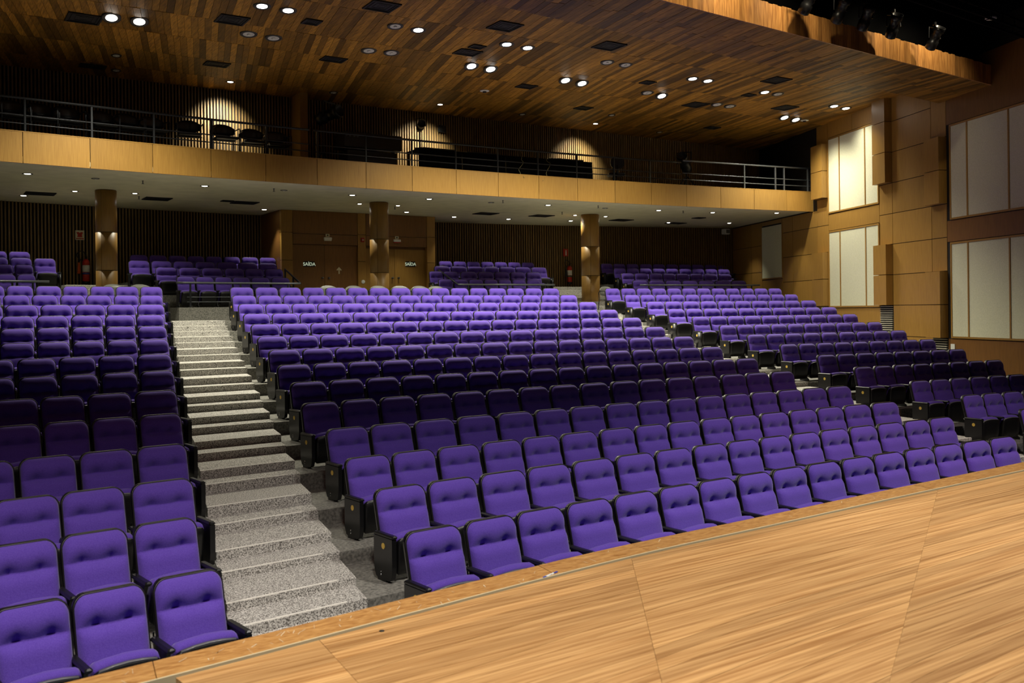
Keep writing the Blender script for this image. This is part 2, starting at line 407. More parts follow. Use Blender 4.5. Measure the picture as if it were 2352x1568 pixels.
# wall under the balcony
tH0, tH1 = wpx(1751, 580)[0], wpx(1798, 580)[0]
zh = [wpx(1751, y)[1] for y in (522, 641)]
mb = MB()
panel(tH1, tH0, zh[1], zh[0], .02, 0, 'acoustic', 'acoustic_panel', .02)
for t in (tH0, tH1):
    mb = MB(); wbox(mb, t-.018, t+.018, zh[1]-.02, zh[0]+.02, 0, .03); obj('panel_frame', mb, M['veneer'], wr)
mb = MB(); wbox(mb, tH1, tH0, zh[1]-.02, zh[1]+.015, 0, .03); obj('panel_frame', mb, M['veneer'], wr)
tw = [tB0, wpx(1852,580)[0], wpx(1822,580)[0], tH1]
zu = [1.0, 2.62, 3.36, 4.10, 5.1]
for a, b in ((tB0, wpx(1822,580)[0]), (wpx(1822,580)[0], tH1)):
    for z0, z1 in zip([1.6, 2.33, 3.08, 3.83, 4.58], [2.33, 3.08, 3.83, 4.58, 5.04]): panel(a, b, z0, z1)
for a, b in ((tH0, wpx(1727,580)[0]), (wpx(1727,580)[0], 6.9)):
    for z0, z1 in zip([1.9, 2.75, 3.45, 4.3], [2.75, 3.45, 4.3, 5.04]): panel(a, b, z0, z1)
panel(tH1, tH0, 1.6, zh[1]-.03); panel(tH1, tH0, zh[0]+.02, 5.04)
# wall switch plate
t, z = wpx(2191, 798); mb = MB(); wbox(mb, t-.07, t+.07, z-.08, z+.08, .012, .03)
o = obj('wall_plate', mb, M['white']); tag(o, 'small white square plate on the right wall below the big cream panel', 'wall plate')

# ---- balcony: curved fascia, soffit, floor
RF = 73.2; ZB0, ZB1 = ZC+2.74, ZC+3.30
YU = 21.80                                         # upper back wall
bal = thing('balcony', (0,0,0), 0, 'curved balcony with a wooden panelled front above the rear seats', 'balcony'); bal['kind'] = 'structure'
BJ = [53.4,205,344.6,476,599,715.5,827.6,933,1034,1131,1226,1316,1404,1489,1571,1652,1730.6,1807,1878]
ba = [ang(arc_hit(x, 430, RF)) for x in BJ]
step = (ba[-2]-ba[0])/17
ba = [ba[0]+step*(i-6) for i in range(6)] + [ba[0]+step*i for i in range(18)] + [ba[-1]]
for a, b in zip(ba, ba[1:]):
    mb = MB(); g = .006/RF; arc_slab(mb, RF, RF+.04, a+g, b-g, ZB0, ZB1, 3); obj('fascia_panel', mb, M['veneer'], bal)
mb = MB(); arc_slab(mb, RF+.03, RF+.10, ba[0], ba[-1], ZB0+.01, ZB1-.005, 40); obj('fascia_backing', mb, M['slatback'], bal)
mb = MB(); arc_slab(mb, RF+.02, 81.5, ba[0], ba[-1]+.03, ZB0+.03, ZB0+.12, 40); obj('soffit', mb, M['soffit'], bal)
mb = MB(); arc_slab(mb, RF+.08, 76.0, ba[0], ba[-1]+.02, ZB0+.13, ZB1-.08, 40); obj('balcony_floor', mb, M['tierfloor'], bal)
mb = MB(); arc_slab(mb, RF-.004, RF+.05, ba[0], ba[-1], ZB1-.004, ZB1+.012, 40); obj('fascia_cap', mb, M['veneer'], bal)

# ---- back walls with vertical slats
def yback(x): return 26.45 - (x-9.5)**2/78
def slat_wall(name, xs, yf, z0, z1, pitch, label):
    mb = MB(); n = 40
    vs = []; fs = []
    for i in range(n+1):
        x = xs[0] + (xs[1]-xs[0])*i/n; vs += [(x, yf(x)+.05, z0), (x, yf(x)+.05, z1), (x, yf(x)+.2, z1), (x, yf(x)+.2, z0)]
    for i in range(n):
        o = 4*i; fs += [(o,o+4,o+5,o+1),(o+1,o+5,o+6,o+2),(o+3,o+2,o+6,o+7)]
    mb.add(vs, fs); wl = struct(obj(name, mb, M['slatback'])); wl['label'] = label
    mb = MB(); x = xs[0]
    while x < xs[1]:
        y = yf(x); mb.box(x-pitch*.22, x+pitch*.22, y, y+.06, z0, z1); x += pitch
    o = obj('slats', mb, M['slat'], wl); o['kind'] = 'stuff'
    return wl
slat_wall('wall_back', (-2, 25.2), yback, ZX-.1, ZB0+.06, .080, 'dark slatted back wall under the balcony')
slat_wall('wall_back_upper', (-2, 23.6), lambda x: YU, ZB0+.3, ZC+5.25, .070, 'dark slatted wall at the back of the balcony')

# ---- ceiling: front cloud at a lower level, flat field behind it, all boarded
ZCL, ZM = ZC+4.58, ZC+5.10
cb = MB(); cb.prism([(-6,12.0),(23.5,14.4),(23.6,22.2),(-6,22.2)], ZM+.03, ZM+.12)
cl = struct(obj('ceiling', cb, M['plankbase']))
fe = lambda x: 10.78 + .0725*(x-9.75)              # front edge of the cloud
se = lambda x: 12.70 + .0715*(x-14.0)              # its rear edge
cb = MB(); cb.prism([(-6,fe(-6)+.02),(20.2,fe(20.2)+.02),(20.3,se(20.3)-.01),(-6,se(-6)-.01)], ZCL+.025, ZCL+.09); obj('cloud_backing', cb, M['plankbase'], cl)
planks = []
PW = .118
def band(y0f, y1f, z, az, x0, x1, sub=1, stagger=0.0):
    x = x0 + random.random()*PW
    tz = math.tan(az)
    while x < x1:
        wv = PW
        cut = [0.0, 1.0]
        if sub == 2: c = .35 + .3*random.random() if random.random() < .8 else .5; cut = [0, c, 1]
        for c0, c1 in zip(cut, cut[1:]):
            ya = y0f(x); L_ = y1f(x) - ya
            A, B = ya + L_*c0 + .004, ya + L_*c1 - .004
            xa, xb = x + (A-ya)*tz, x + (B-ya)*tz
            if xb < wall_x(B)+.2:
                planks.append((xa, A, xb, B, z - random.uniform(0, .006)))
        x += wv
band(fe, se, ZCL, math.radians(9), -3, 20.2, 2)
band(lambda x: se(x)-.05, lambda x: 14.95, ZM, math.radians(10), -3, 21.0, 1)
band(lambda x: 14.95, lambda x: 16.69, ZM, math.radians(10), -3, 21.6, 1)
for a, b in ((16.69, 18.0), (18.0, 19.35), (19.35, 20.75), (20.75, 21.85)):
    band(lambda x: a, lambda x: b, ZM, math.radians(14), -3, 23.2, 1)
def screen(p):
    d = Vector(p) - Vector((0,0,ZC)); X = d.x*math.cos(YAW)-d.y*math.sin(YAW); D = d.x*math.sin(YAW)+d.y*math.cos(YAW)
    u, v = F*X/D, -F*d.z/D; c, s = math.cos(ROLL), math.sin(ROLL)
    return PX+c*u+s*v, PY-s*u+c*v, D
def pk(p):
    sx, sy, D = screen(((p[0]+p[2])/2, (p[1]+p[3])/2, p[4]))
    inside = -20 < sx < 2370 and -10 < sy < 700
    return (0 if inside else 1, D/((p[3]-p[1])+.6))
planks.sort(key=pk)
def plank_mb(mb, p):
    h = PW/2 - .0025; xa, ya, xb, yb, z = p
    return mb.add([(xa-h,ya,z),(xa+h,ya,z),(xb+h,yb,z),(xb-h,yb,z),(xa-h,ya,z+.03),(xa+h,ya,z+.03),(xb+h,yb,z+.03),(xb-h,yb,z+.03)],
        [(0,3,2,1),(4,5,6,7),(0,1,5,4),(1,2,6,5),(2,3,7,6),(3,0,4,7)])
for p in planks[:300]:
    mb = MB(); q = ((p[0]+p[2])/2, (p[1]+p[3])/2, p[4])
    plank_mb(mb, (p[0]-q[0], p[1]-q[1], p[2]-q[0], p[3]-q[1], 0)); obj('ceiling_plank', mb, M['plank'], cl, loc=q)
mb = MB()
for p in planks[300:]: plank_mb(mb, p)
o = obj('far_ceiling_planks', mb, M['plank_far'], cl); o['kind'] = 'stuff'
# boarded upstand along the front of the cloud
x = -3.0
fm = {}
while x < 19.6:
    mb = MB(); h = random.choice((.40,.41,.415)); y = fe(x+.06)
    mb.box(-.058, .058, 0, .03, 0, h); obj('fascia_plank', mb, M['plankv'], cl, loc=(x+.06, y-.012, ZCL-.01), rot=(0,0,math.atan(.0725))); x += .119
# black lighting slot above and the next ceiling piece towards the stage
mb = MB(); mb.prism([(-6,5.5),(20,7),(22,14.5),(-6,13)], ZC+6.6, ZC+6.7); obj('slot_backing', mb, M['blackmat'], cl)
mb = MB(); mb.prism([(4,fe(4)+.6),(20.4,fe(20.4)+.6),(20.4,fe(20.4)+.7),(4,fe(4)+.7)], ZCL+.05, ZC+6.6); obj('slot_rear', mb, M['blackmat'], cl)
mb = MB(); mb.prism([(-4,3.0),(19,4.4),(19.4,8.2),(-4,6.6)], ZC+5.2, ZC+5.3); obj('proscenium_ceiling', mb, M['veneer_dark'], cl)
# ================================================================ SEATS
S = .53
HB0, HB1, WB = .17, T, .238                       # back cushion bottom, top, half width
def halfw(z, W, top=HB1, bot=HB0, r=.085, rb=.03):
    if z > top-r: return W - r + math.sqrt(max(0, r*r - (z-(top-r))**2))
    if z < bot+rb: return W - rb + math.sqrt(max(0, rb*rb - (bot+rb-z)**2))
    return W
ZQ = .512                                          # height of the button seam
def backy(z): return -(T - z)*.26                  # lean of the back
def zrows(top, bot, r=.085):
    zs = [bot, bot+.012, bot+.03]; k = 7
    for i in range(1, k): zs.append(bot+.03 + (top-r-bot-.03)*i/k)
    zs += [top-r+r*math.sin(math.pi/2*i/6) for i in range(0, 7)]
    # finer rows near the button crease
    zs += [ZQ+q for q in (-.045,-.025,-.012,-.004,.004,.014,.028,.045,.065)]
    return sorted(set(round(z, 4) for z in zs))
def cushion_mesh(nx=12):
    mb = MB(); zs = zrows(HB1, HB0); vs = []; xs = [-1,-.93,-.84,-.72,-.6,-.52,-.45,-.38,-.28,-.14,0,.14,.28,.38,.45,.52,.6,.72,.84,.93,1]
    m = len(xs)
    for z in zs:
        hw = halfw(z, WB)
        for u in xs:
            x = u*hw
            eu = max(0, 1-abs(u)**5)**.6; ez = max(0, 1-abs((2*(z-HB0)/(HB1-HB0)-1))**7)**.6
            if z > ZQ: pr = .014 + .042*math.sin(math.pi/2*min(1, (z-ZQ)/.11))       # upper pillow swells away from the seam
            else: pr = .016 + .044*min(1, (ZQ-z)/.045)**.55                               # lower pillow starts abruptly
            if abs(x) > .16: pr += .010*(abs(x)-.16)/.07
            d = .018 + pr*eu*ez
            g = sum(math.exp(-((x-sx)**2/(.050**2) + (z-ZQ-.004)**2/((.055 if z > ZQ else .022)**2))) for sx in (-.108, .108))
            d -= .030*g
            vs.append((x, backy(z) - d, z))
    fs = []
    for i in range(len(zs)-1):
        for j in range(m-1):
            fs.append((i*m+j, i*m+j+1, (i+1)*m+j+1, (i+1)*m+j))
    # rim back to the shell
    loop = [j for j in range(m)] + [i*m+m-1 for i in range(1, len(zs))] + [(len(zs)-1)*m+j for j in range(m-2, -1, -1)] + [i*m for i in range(len(zs)-2, 0, -1)]
    o = len(vs); n = len(loop)
    vs += [(vs[q][0], backy(vs[q][2]) + .004, vs[q][2]) for q in loop]
    fs += [(loop[i], o+i, o+(i+1)%n, loop[(i+1)%n]) for i in range(n)]
    mb.add(vs, fs); return mb
def outline(W, off=0.0, n=6):
    pts = []; r = .085
    for z in (HB0+.03, .3, .45, HB1-r): pts.append((-W, z))
    for i in range(1, n+1):
        a = math.pi/2*i/n; pts.append((-W+r-r*math.cos(a), HB1-r+r*math.sin(a)))
    pts += [(-x, z) for x, z in reversed(pts)]
    return pts
def shell_mesh():
    mb = MB(); pts = outline(WB+.008); n = len(pts); vs = []
    for dy in (.002, .026):
        vs += [(x*(1 if dy < .01 else .985), backy(z)+dy, z + (.006 if z > .6 else 0)) for x, z in pts]
    fs = [tuple(range(n)), tuple(range(2*n-1, n-1, -1))] + [(i, n+i, n+(i+1)%n, (i+1)%n) for i in range(n)]
    mb.add(vs, fs); return mb
def piping_mesh():
    mb = MB(); mb.tube([(x, backy(z)-.012, z) for x, z in outline(WB+.003)], .0085, 6); return mb
# folded seat pan: bottom near (y=-.15,z=.10), top lip near (y=-.30,z=.405)
PDZ = -.038
def pan_profile(inner):
    if inner: return [(-.125,.11),(-.155,.25),(-.205,.36),(-.235,.395),(-.270,.408),(-.305,.402),(-.325,.382),(-.322,.362),(-.285,.30),(-.215,.11)]
    return [(-.21,.06),(-.287,.30),(-.322,.372),(-.340,.375),(-.352,.362),(-.350,.30),(-.338,.14),(-.318,.06),(-.29,.045)]
def pan_mesh(inner):
    mb = MB(); pr = pan_profile(inner); n = len(pr); us = [-1,-.96,-.86,-.5,0,.5,.86,.96,1]; W = .222 if inner else .215; vs = []
    for u in us:
        k = 0.80 if abs(u) == 1 else (.93 if abs(u) > .9 else 1)
        cy, cz = -.24, .27
        for (y, z) in pr:
            up = .022*(1-u*u)*max(0, (z-.25)/.15)
            vs.append((u*W, cy+(y-cy)*k, cz+(z-cz)*k+up+PDZ*(z-.05)/.35))
    fs = [tuple(range(n)), tuple(range(len(vs)-1, len(vs)-n-1, -1))]
    for i in range(len(us)-1):
        for k in range(n): fs.append((i*n+k, i*n+(k+1)%n, (i+1)*n+(k+1)%n, (i+1)*n+k)[::-1])
    mb.add(vs, fs); return mb
def lip_mesh():  # grey sliver painting the highlight on the glossy shell's top edge
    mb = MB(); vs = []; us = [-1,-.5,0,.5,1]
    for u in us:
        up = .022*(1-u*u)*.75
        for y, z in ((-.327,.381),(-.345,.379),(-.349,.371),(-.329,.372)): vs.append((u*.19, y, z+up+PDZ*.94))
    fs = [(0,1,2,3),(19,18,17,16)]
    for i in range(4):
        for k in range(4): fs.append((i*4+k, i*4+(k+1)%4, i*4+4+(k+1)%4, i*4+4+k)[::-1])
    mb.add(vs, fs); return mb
def arm_mesh(sx):
    mb = MB(); mb.box(sx*S/2-.027, sx*S/2+.027, -.378, -.075, .352, .382, .010); return mb
def std_mesh(sx):
    mb = MB(); x = sx*S/2
    pts = [(-.30,0),(-.08,0),(-.10,.06),(-.115,.355),(-.335,.355),(-.29,.28),(-.25,.06),(-.30,.03)]
    vs = [(x+dx, y, z) for dx in (-.014, .014) for y, z in pts]; n = len(pts)
    mb.add(vs, [tuple(range(n-1,-1,-1)), tuple(range(n, 2*n))] + [(i,(i+1)%n,n+(i+1)%n,n+i) for i in range(n)])
    mb.tube([(x+.006, -.062, .40), (x+.006, -.07, .33), (x+.006,-.08,.28)], .006, 5)
    return mb
def endp_mesh(sx):
    mb = MB(); x = sx*(S/2+.004)
    pts = [(-.315,.015),(-.15,.015),(-.115,.03),(-.095,.07),(-.085,.14),(-.085,.354),(-.37,.354),(-.37,.13),(-.362,.07),(-.345,.03)]
    vs = [(x+dx, y, z) for dx in (-.021, .021) for y, z in pts]; n = len(pts)
    mb.add(vs, [tuple(range(n-1,-1,-1)), tuple(range(n, 2*n))] + [(i,(i+1)%n,n+(i+1)%n,n+i) for i in range(n)])
    mb.box(x-.02, x+.02, -.27, -.14, 0, .03); return mb
def plate_mesh(sx):
    mb = MB(); x = sx*(S/2+.004+.0215); R = Matrix.Translation((x, -.235, .285)) @ Matrix.Rotation(sx*math.pi/2, 4, 'Y')
    mb.lathe([(.025,-.001),(.025,.002),(.020,.003),(.020,.0018),(.013,.0018),(.013,.003),(.004,.0032)], 14, R); return mb
def bolts_mesh(sx):
    mb = MB(); x = sx*(S/2+.004+.0215); 
    for z in (.05, .075):
        mb.lathe([(.008,-.001),(.008,.003),(.004,.006)], 8, Matrix.Translation((x, -.2, z)) @ Matrix.Rotation(sx*math.pi/2, 4, 'Y'))
    return mb
PARTS = {}
def reg(n, nm, mb, mat, smooth): PARTS[n] = (nm, mb, mat, mb.mesh(nm, M[mat], smooth))
reg('cush','backrest', cushion_mesh(), 'fabric', True)
reg('pipe','piping', piping_mesh(), 'pipe', True)
reg('shell','back_shell', shell_mesh(), 'black', False)
reg('pan','seat_cushion', pan_mesh(True), 'fabric', True)
reg('under','seat_shell', pan_mesh(False), 'black', True)
reg('lip','painted_rim_glint', lip_mesh(), 'grey_and_glint', True)
for s_, n_ in ((-1,'L'),(1,'R')):
    reg('arm'+n_,'armrest', arm_mesh(s_), 'black', False); reg('std'+n_,'standard', std_mesh(s_), 'black', False)
    reg('end'+n_,'end_panel', endp_mesh(s_), 'black', False); reg('plate'+n_,'row_plate', plate_mesh(s_), 'gold', False)
    reg('bolt'+n_,'bolts', bolts_mesh(s_), 'glint', True)
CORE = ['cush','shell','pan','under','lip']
def seat_parts(lend, rend, last):
    ps = [(k, None) for k in CORE] + [('pipe','cush')]
    if lend: ps += [('armL',None),('endL',None),('plateL','endL'),('boltL','endL')]
    else: ps += [('armL',None),('stdL',None)]
    if rend: ps += [('armR',None),('endR',None),('plateR','endR'),('boltR','endR')]
    elif last: ps += [('armR',None),('stdR',None)]
    return ps
seats = []        # dict(loc, rot, sx, lend, rend, last, label, group, D, inside)
def add_row(block, label_f, group, pts, floor_z, lend=False, rend=False, keep=True, tilt=None):
    """pts: seat-back positions, left to right in the picture"""
    n = len(pts)
    for i, p in enumerate(pts):
        if n > 1:
            q0, q1 = pts[max(0,i-1)], pts[min(n-1,i+1)]; pitch = (q1-q0).xy.length/(min(n-1,i+1)-max(0,i-1))
        else: pitch = S
        a = ang(p)
        sx, sy, D = screen((p.x, p.y, floor_z + .5))
        seats.append(dict(loc=(p.x, p.y, floor_z), rot=-a, sx=pitch/S, lend=lend and i == 0, rend=rend and i == n-1, last=(i == n-1), label=label_f(i, n), group=group, D=D,
                          inside=keep and sx > -75*7/D*1.0 and sx < 2352+60))
def spread(p, q, n, r):
    a, b = ang(p), ang(q); return [arcp(r, a+(b-a)*i/(n-1)) for i in range(n)]
CX = {1:[990,1122,1236,1348,1454,1553,1641,1727,1806,1886,1963,2035,2105,2170,2236,2297],
 2:[915,1035,1151,1256,1358,1454,1542,1626,1702,1775,1844,1911,1977,2040,2100,2157],
 3:[841,947,1050,1149,1239,1326,1413,1491,1566,1640,1707,1774,1840,1902,1964,2028],
 4:[795,895,995,1091,1181,1264,1344,1423,1494,1562,1627,1689,1750,1810,1866,1923],
 5:[733,823,910.5,995,1074,1150,1223.5,1293,1362,1431,1494,1557.5,1618.5,1681,1736,1793],
 14:[554,611,665,718,770,820,870,919,965.6,1010,1054,1098,1141,1182,1224,1264]}
CE = {6:(706,877,1712,823),7:(673.5,837,1632,797.7),8:(651,803,1567,773.5),9:(623.5,772.8,1502,750.7),10:(607,744.6,1449,729.7),11:(588,720.7,1396,710.6),12:(575,698.6,1348,693),13:(559.5,679,1304,677)}
LXs = {14:[346.5,291,234,172,110.5,44.6],13:[346.5,289,226,166,102,37],12:[345.5,277,206,128.6,49],11:[344,274,198,119,39],10:[348.6,276,200,120,38],9:[353,279.5,202,122,38],8:[353,266,176,83],7:[359.7,273,181,85.5],6:[357,250,141.6,33],5:[367,260,150.5,36],4:[370,242,107],3:[371,211,58],2:[377.5,214,48],1:[428.6,248,68]}
LY = {14:659,13:679,12:702,11:726,10:753,9:785,8:820,7:860,6:908,5:963,4:1035,3:1115,2:1215,1:1345}
RE = {14:(1405,661,1778,661,12),13:(1450,676,1815.6,676,12),12:(1503,691,1854.7,691,10),11:(1551,709,1902,706.5,10),10:(1607,727.6,1950,724,10),9:(1669,747,2006,740.5,10),8:(1734,768,2060.5,761.6,9),7:(1809,792.6,2127,784,9),6:(1895.5,817.8,2195,807,8),5:(1980.6,844,2280,832,8)}
for k in range(1, 15):
    r, fz = RR[k-1], FL[k-1]
    yr = PY + (ZC - (fz+T))*F/(7 + k)                      # rough row height in the picture; only the direction matters
    if k in CX: pts = [arc_hit(x, 800, r) for x in CX[k]] if False else [None]*16
    if k in CX:
        pts = []
        for x in CX[k]:
            y = 900.0
            for _ in range(6):
                p = arc_hit(x, y, r); sx_, sy_, D_ = screen((p.x, p.y, fz+T)); y = sy_
            pts.append(p)
    else:
        x0, y0, x1, y1 = CE[k]; pts = spread(arc_hit(x0, y0, r), arc_hit(x1, y1, r), 16, r)
    add_row('centre', lambda i, n: 'purple tip-up seat, centre block, %s row from stage, %s from left stairs' % (ORD[k], ORD[i+1]), 'purple seats of the centre block', pts, fz, True, True)
    xs = LXs[k]; pl = [arc_hit(x, LY[k], r) for x in xs]
    n_in = len(pl); st_ = (ang(pl[0]) - ang(pl[-1]))/(n_in-1)
    extra = [arcp(r, ang(pl[-1]) - st_*(i+1)) for i in range(2)]
    add_row('left', lambda i, n: 'purple tip-up seat, left block, %s row from stage, %s seat from stairs' % (ORD[k], ORD[n-i]), 'purple seats of the left block', list(reversed(pl+extra)), fz, False, True)
    if k in RE:
        x0, y0, x1, y1, n = RE[k]; pr = spread(arc_hit(x0, y0, r), arc_hit(x1, y1, r), n, r)
    else:
        x0, y0 = {4:(2110,877),3:(2229,909.5),2:(2362,944),1:(2500,985)}[k]; p0 = arc_hit(x0, y0, r); n = {4:7,3:7,2:6,1:6}[k]
        pr = [arcp(r, ang(p0) + i*.485/r) for i in range(n)]
    add_row('right', lambda i, n: 'purple tip-up seat, right block, %s row from stage, %s from right aisle' % (ORD[k], ORD[i+1]), 'purple seats of the right block', pr, fz, True, False)
# rear stalls under the balcony
RZ = [.85-T, 1.10-T, 1.30-T, 1.50-T]; RRr = [75.9, 76.9, 77.9, 78.9]
REAR = {'rear right-centre': (3, [[1022,1057,1092,1126,1158,1190,1224],[1000,1034,1075,1114,1151,1187,1224],[1014,1052,1090,1127,1163,1200,1237],[1022,1055,1086,1118,1149,1180,1211]]),
 'rear right': (3, [[1469,1507,1545,1583,1620,1658,1695],[1440,1471,1505,1535,1566,1598,1630,1663],[1422,1452,1481,1512,1542,1573,1602,1632,1661],[1392,1421,1451,1482,1512,1542,1572,1601,1631,1660]]),
 'rear left-centre': (3, [[425,469,512,553,597,643],[381,434,486,537,582,628],[318,370,420,470,520,568,614],[318,362,406,449,490,531,573,614]]),
 'rear far-left': (3, [[14,60],[7,54],[-8,47,102],[-10,44]])}
rear_floor = {}
for nm, (_, rws) in REAR.items():
    for j, xs in enumerate(rws):
        fz = ZC + RZ[j]; r = RRr[j]; pts = []
        for x in xs:
            y = 630.0
            for _ in range(5):
                p = arc_hit(x, y, r); y = screen((p.x, p.y, fz+T))[1]
            pts.append(p)
        rear_floor.setdefault(nm, []).append((min(p.x for p in pts)-.33, max(p.x for p in pts)+.33, fz, r))
        add_row(nm, lambda i, n: 'purple tip-up seat, %s stalls, %s row from the front rail, %s from left' % (nm, ORD[j+1], ORD[i+1]), 'purple seats of the rear stalls', pts, fz, nm != 'rear left-centre' and True, nm in ('rear right-centre','rear far-left'))
# the 300 that show largest are things of their own, the rest one object
seats.sort(key=lambda s: (0 if s['inside'] else 1, s['D']))
def seat_thing(s):
    th = thing('theatre_seat', s['loc'], s['rot'], s['label'], 'theatre seat', s['group']); th.scale = (s['sx'], 1, 1)
    made = {}
    for k, par in seat_parts(s['lend'], s['rend'], s['last']):
        nm, _, _, me = PARTS[k]; made[k] = link(nm, me, made[par] if par else th)
NIND = 300
for s in seats[:NIND]: seat_thing(s)
rest = MB(); mats = ['fabric','pipe','black','grey_and_glint','gold','glint']
for s in seats[NIND:]:
    X = Matrix.Translation(s['loc']) @ Matrix.Rotation(s['rot'], 4, 'Z') @ Matrix.Diagonal((s['sx'],1,1,1))
    for k, par in seat_parts(s['lend'], s['rend'], s['last']):
        rest.merge(PARTS[k][1], X, mats.index(PARTS[k][2]))
o = obj('far_theatre_seats', rest, [M[m] for m in mats], smooth=True); o['kind'] = 'stuff'
tag(o, 'further purple seats in the distant rows and the dim rear stalls', 'theatre seats')

# rear stall platforms and steps
for nm, lst in rear_floor.items():
    for j, (xa, xb, fz, r) in enumerate(lst):
        r0 = r-.62; r1 = r+.42 if j < 3 else 80.9
        a0, a1 = math.asin((xa-AX)/r), math.asin((xb-AX)/r)
        mb = MB(); arc_slab(mb, r0, r1, a0, a1, ZX-.02, fz, 8); obj('tier', mb, M['tierfloor'], floor)
def rear_steps(label, xa, xb):
    th = thing('rear_steps', (0,0,0), 0, label, 'stairs')
    for i in range(7):
        r0 = 74.75 + i*.60; z1 = ZX + .123*(i+1)
        a0, a1 = math.asin((xa+.19*i*.6-AX)/r0), math.asin((xb+.19*i*.6-AX)/r0)
        mb = MB(); arc_slab(mb, r0, r0+.66 if i < 6 else 79.5, a0, a1, ZX-.02, z1, 4); st = obj('step', mb, M['carpet'], th)
        mb = MB(); arc_slab(mb, r0-.002, r0+.03, a0+.0005, a1-.0005, z1-.002, z1+.005, 4); obj('nosing', mb, M['nosing'], st)
rc, rr_, rl, rf = (rear_floor[n] for n in ('rear right-centre','rear right','rear left-centre','rear far-left'))
rear_steps('pale carpeted steps beside the right column climbing to the extinguisher', rc[0][1]+.02, rr_[0][0]-.30)
rear_steps('carpeted steps beside the left column climbing to the back wall', rf[0][1]+.02, rl[0][0]-.55)
# ================================================================ LAMPS AND GRILLES
LAMP_ME = {}
def disc(mb, r0, r1, z, n=20, mi=0):
    vs = [(r0*math.cos(2*math.pi*k/n), r0*math.sin(2*math.pi*k/n), z) for k in range(n)] + [(r1*math.cos(2*math.pi*k/n), r1*math.sin(2*math.pi*k/n), z) for k in range(n)]
    return mb.add(vs, [(k, n+k, n+(k+1)%n, (k+1)%n) for k in range(n)], mi)
def lamp_meshes(r):
    if r in LAMP_ME: return LAMP_ME[r]
    mb = MB(); mb.lathe([(r*.70,.02),(r*1.16,.02),(r*1.16,-.004),(r*1.0,-.008),(r*.86,-.006),(r*.70,.0)], 22); ring = mb.mesh('trim_ring', M['ring'], True)
    mb = MB(); mb.lathe([(r*.70,.010),(r*.70,-.004),(r*.5,-.008),(r*.3,-.010),(.001,-.011)], 20); lit = mb.mesh('diffuser', M['lamp'], True)
    mb = MB(); mb.lathe([(r*.80,.012),(r*.80,-.003),(r*.62,-.001),(r*.3,.0),(.001,.0)], 20); off = mb.mesh('reflector', M['lampoff'], True)
    mb = MB(); mb.lathe([(r*.14,.012),(r*.22,-.010),(r*.12,-.02)], 10); bulb = mb.mesh('bulb', M['white'], True)
    LAMP_ME[r] = (ring, lit, off, bulb); return LAMP_ME[r]
def downlight(p, lit, label, group, r, watts=0, deg=80, blend=.5, colr=(1,.95,.77), aim=None, rad=.05, tilt=0.0):
    th = thing('ceiling_downlight', Vector(p) - Vector((0,0,math.sin(abs(tilt))*r*.9)), 0, label, 'downlight', group); th.rotation_euler = (tilt, 0, 0); a, b, c, d = lamp_meshes(r)
    link('trim_ring', a, th)
    if lit:
        link('diffuser', b, th)
        q = Vector(p) + Vector((0,0,-.09)); spot('downlight_lamp', q, aim or (q.x, q.y, q.z-1), watts, deg, blend, colr, rad)
    else: link('reflector', c, th); link('bulb', d, th)
ZL = ZM - .006
rowA = [(602,13,1),(662,23,1),(908,59,0),(961,68,1),(1164,101,1),(1212,109,1),(1395,142,0),(1437,148,0),(1591,180,1),(1626,185,1),(1757,211,1),(1787,215,0),(1916,243,1),(1943,248,1)]
rowB = [(256,36,1),(320,45,1),(571,77,0),(628,86,0),(847,115,0),(899,120,0),(1083,148,1),(1127,155,1),(1299,181,1),(1337,188,1),(1487,212,0),(1520,217,1),(1647,239,0),(1677,243,0),(1802,267,1),(1828,272,1)]
rowC = [(267,127,0),(766,212,0),(1200,262,0),(1405,264,0),(1515,303,0)]
rowW = [(267,161,0),(529,188,1),(1011,240,1),(1368,284,1)]
for nm, lst, r, W, dg in (('front row of ceiling lamps', rowA, .125, 560, 125), ('second row of ceiling lamps', rowB, .135, 700, 135), ('scattered back row of ceiling lamps', rowC, .085, 0, 0), ('row of ceiling lamps along the balcony wall', rowW, .085, 380, 84)):
    nl = no = 0
    for (x, y, on) in lst:
        if on: nl += 1
        else: no += 1
        p = atz(x, y, ZL); 
        lab = '%s downlight in the wooden ceiling, %s %s from left in the %s' % ('glowing round' if on else 'dark round', ORD[nl if on else no], 'lit' if on else 'unlit', {'front row of ceiling lamps':'front row','second row of ceiling lamps':'second row','scattered back row of ceiling lamps':'rearmost scatter','row of ceiling lamps along the balcony wall':'wall row'}[nm])
        aim = None
        if nm.startswith('row'): aim = (p.x, p.y+.80, p.z-1)
        downlight(p, on, lab, nm, r, W*(K_WASH if aim else K_CEIL)*(.2 if x in (1916,1943) else .6 if x in (1802,1828) else 1), dg, 1.0, aim=aim, tilt={'f':-.10,'s':-.32}.get(nm[0], 0) if on else -.12)
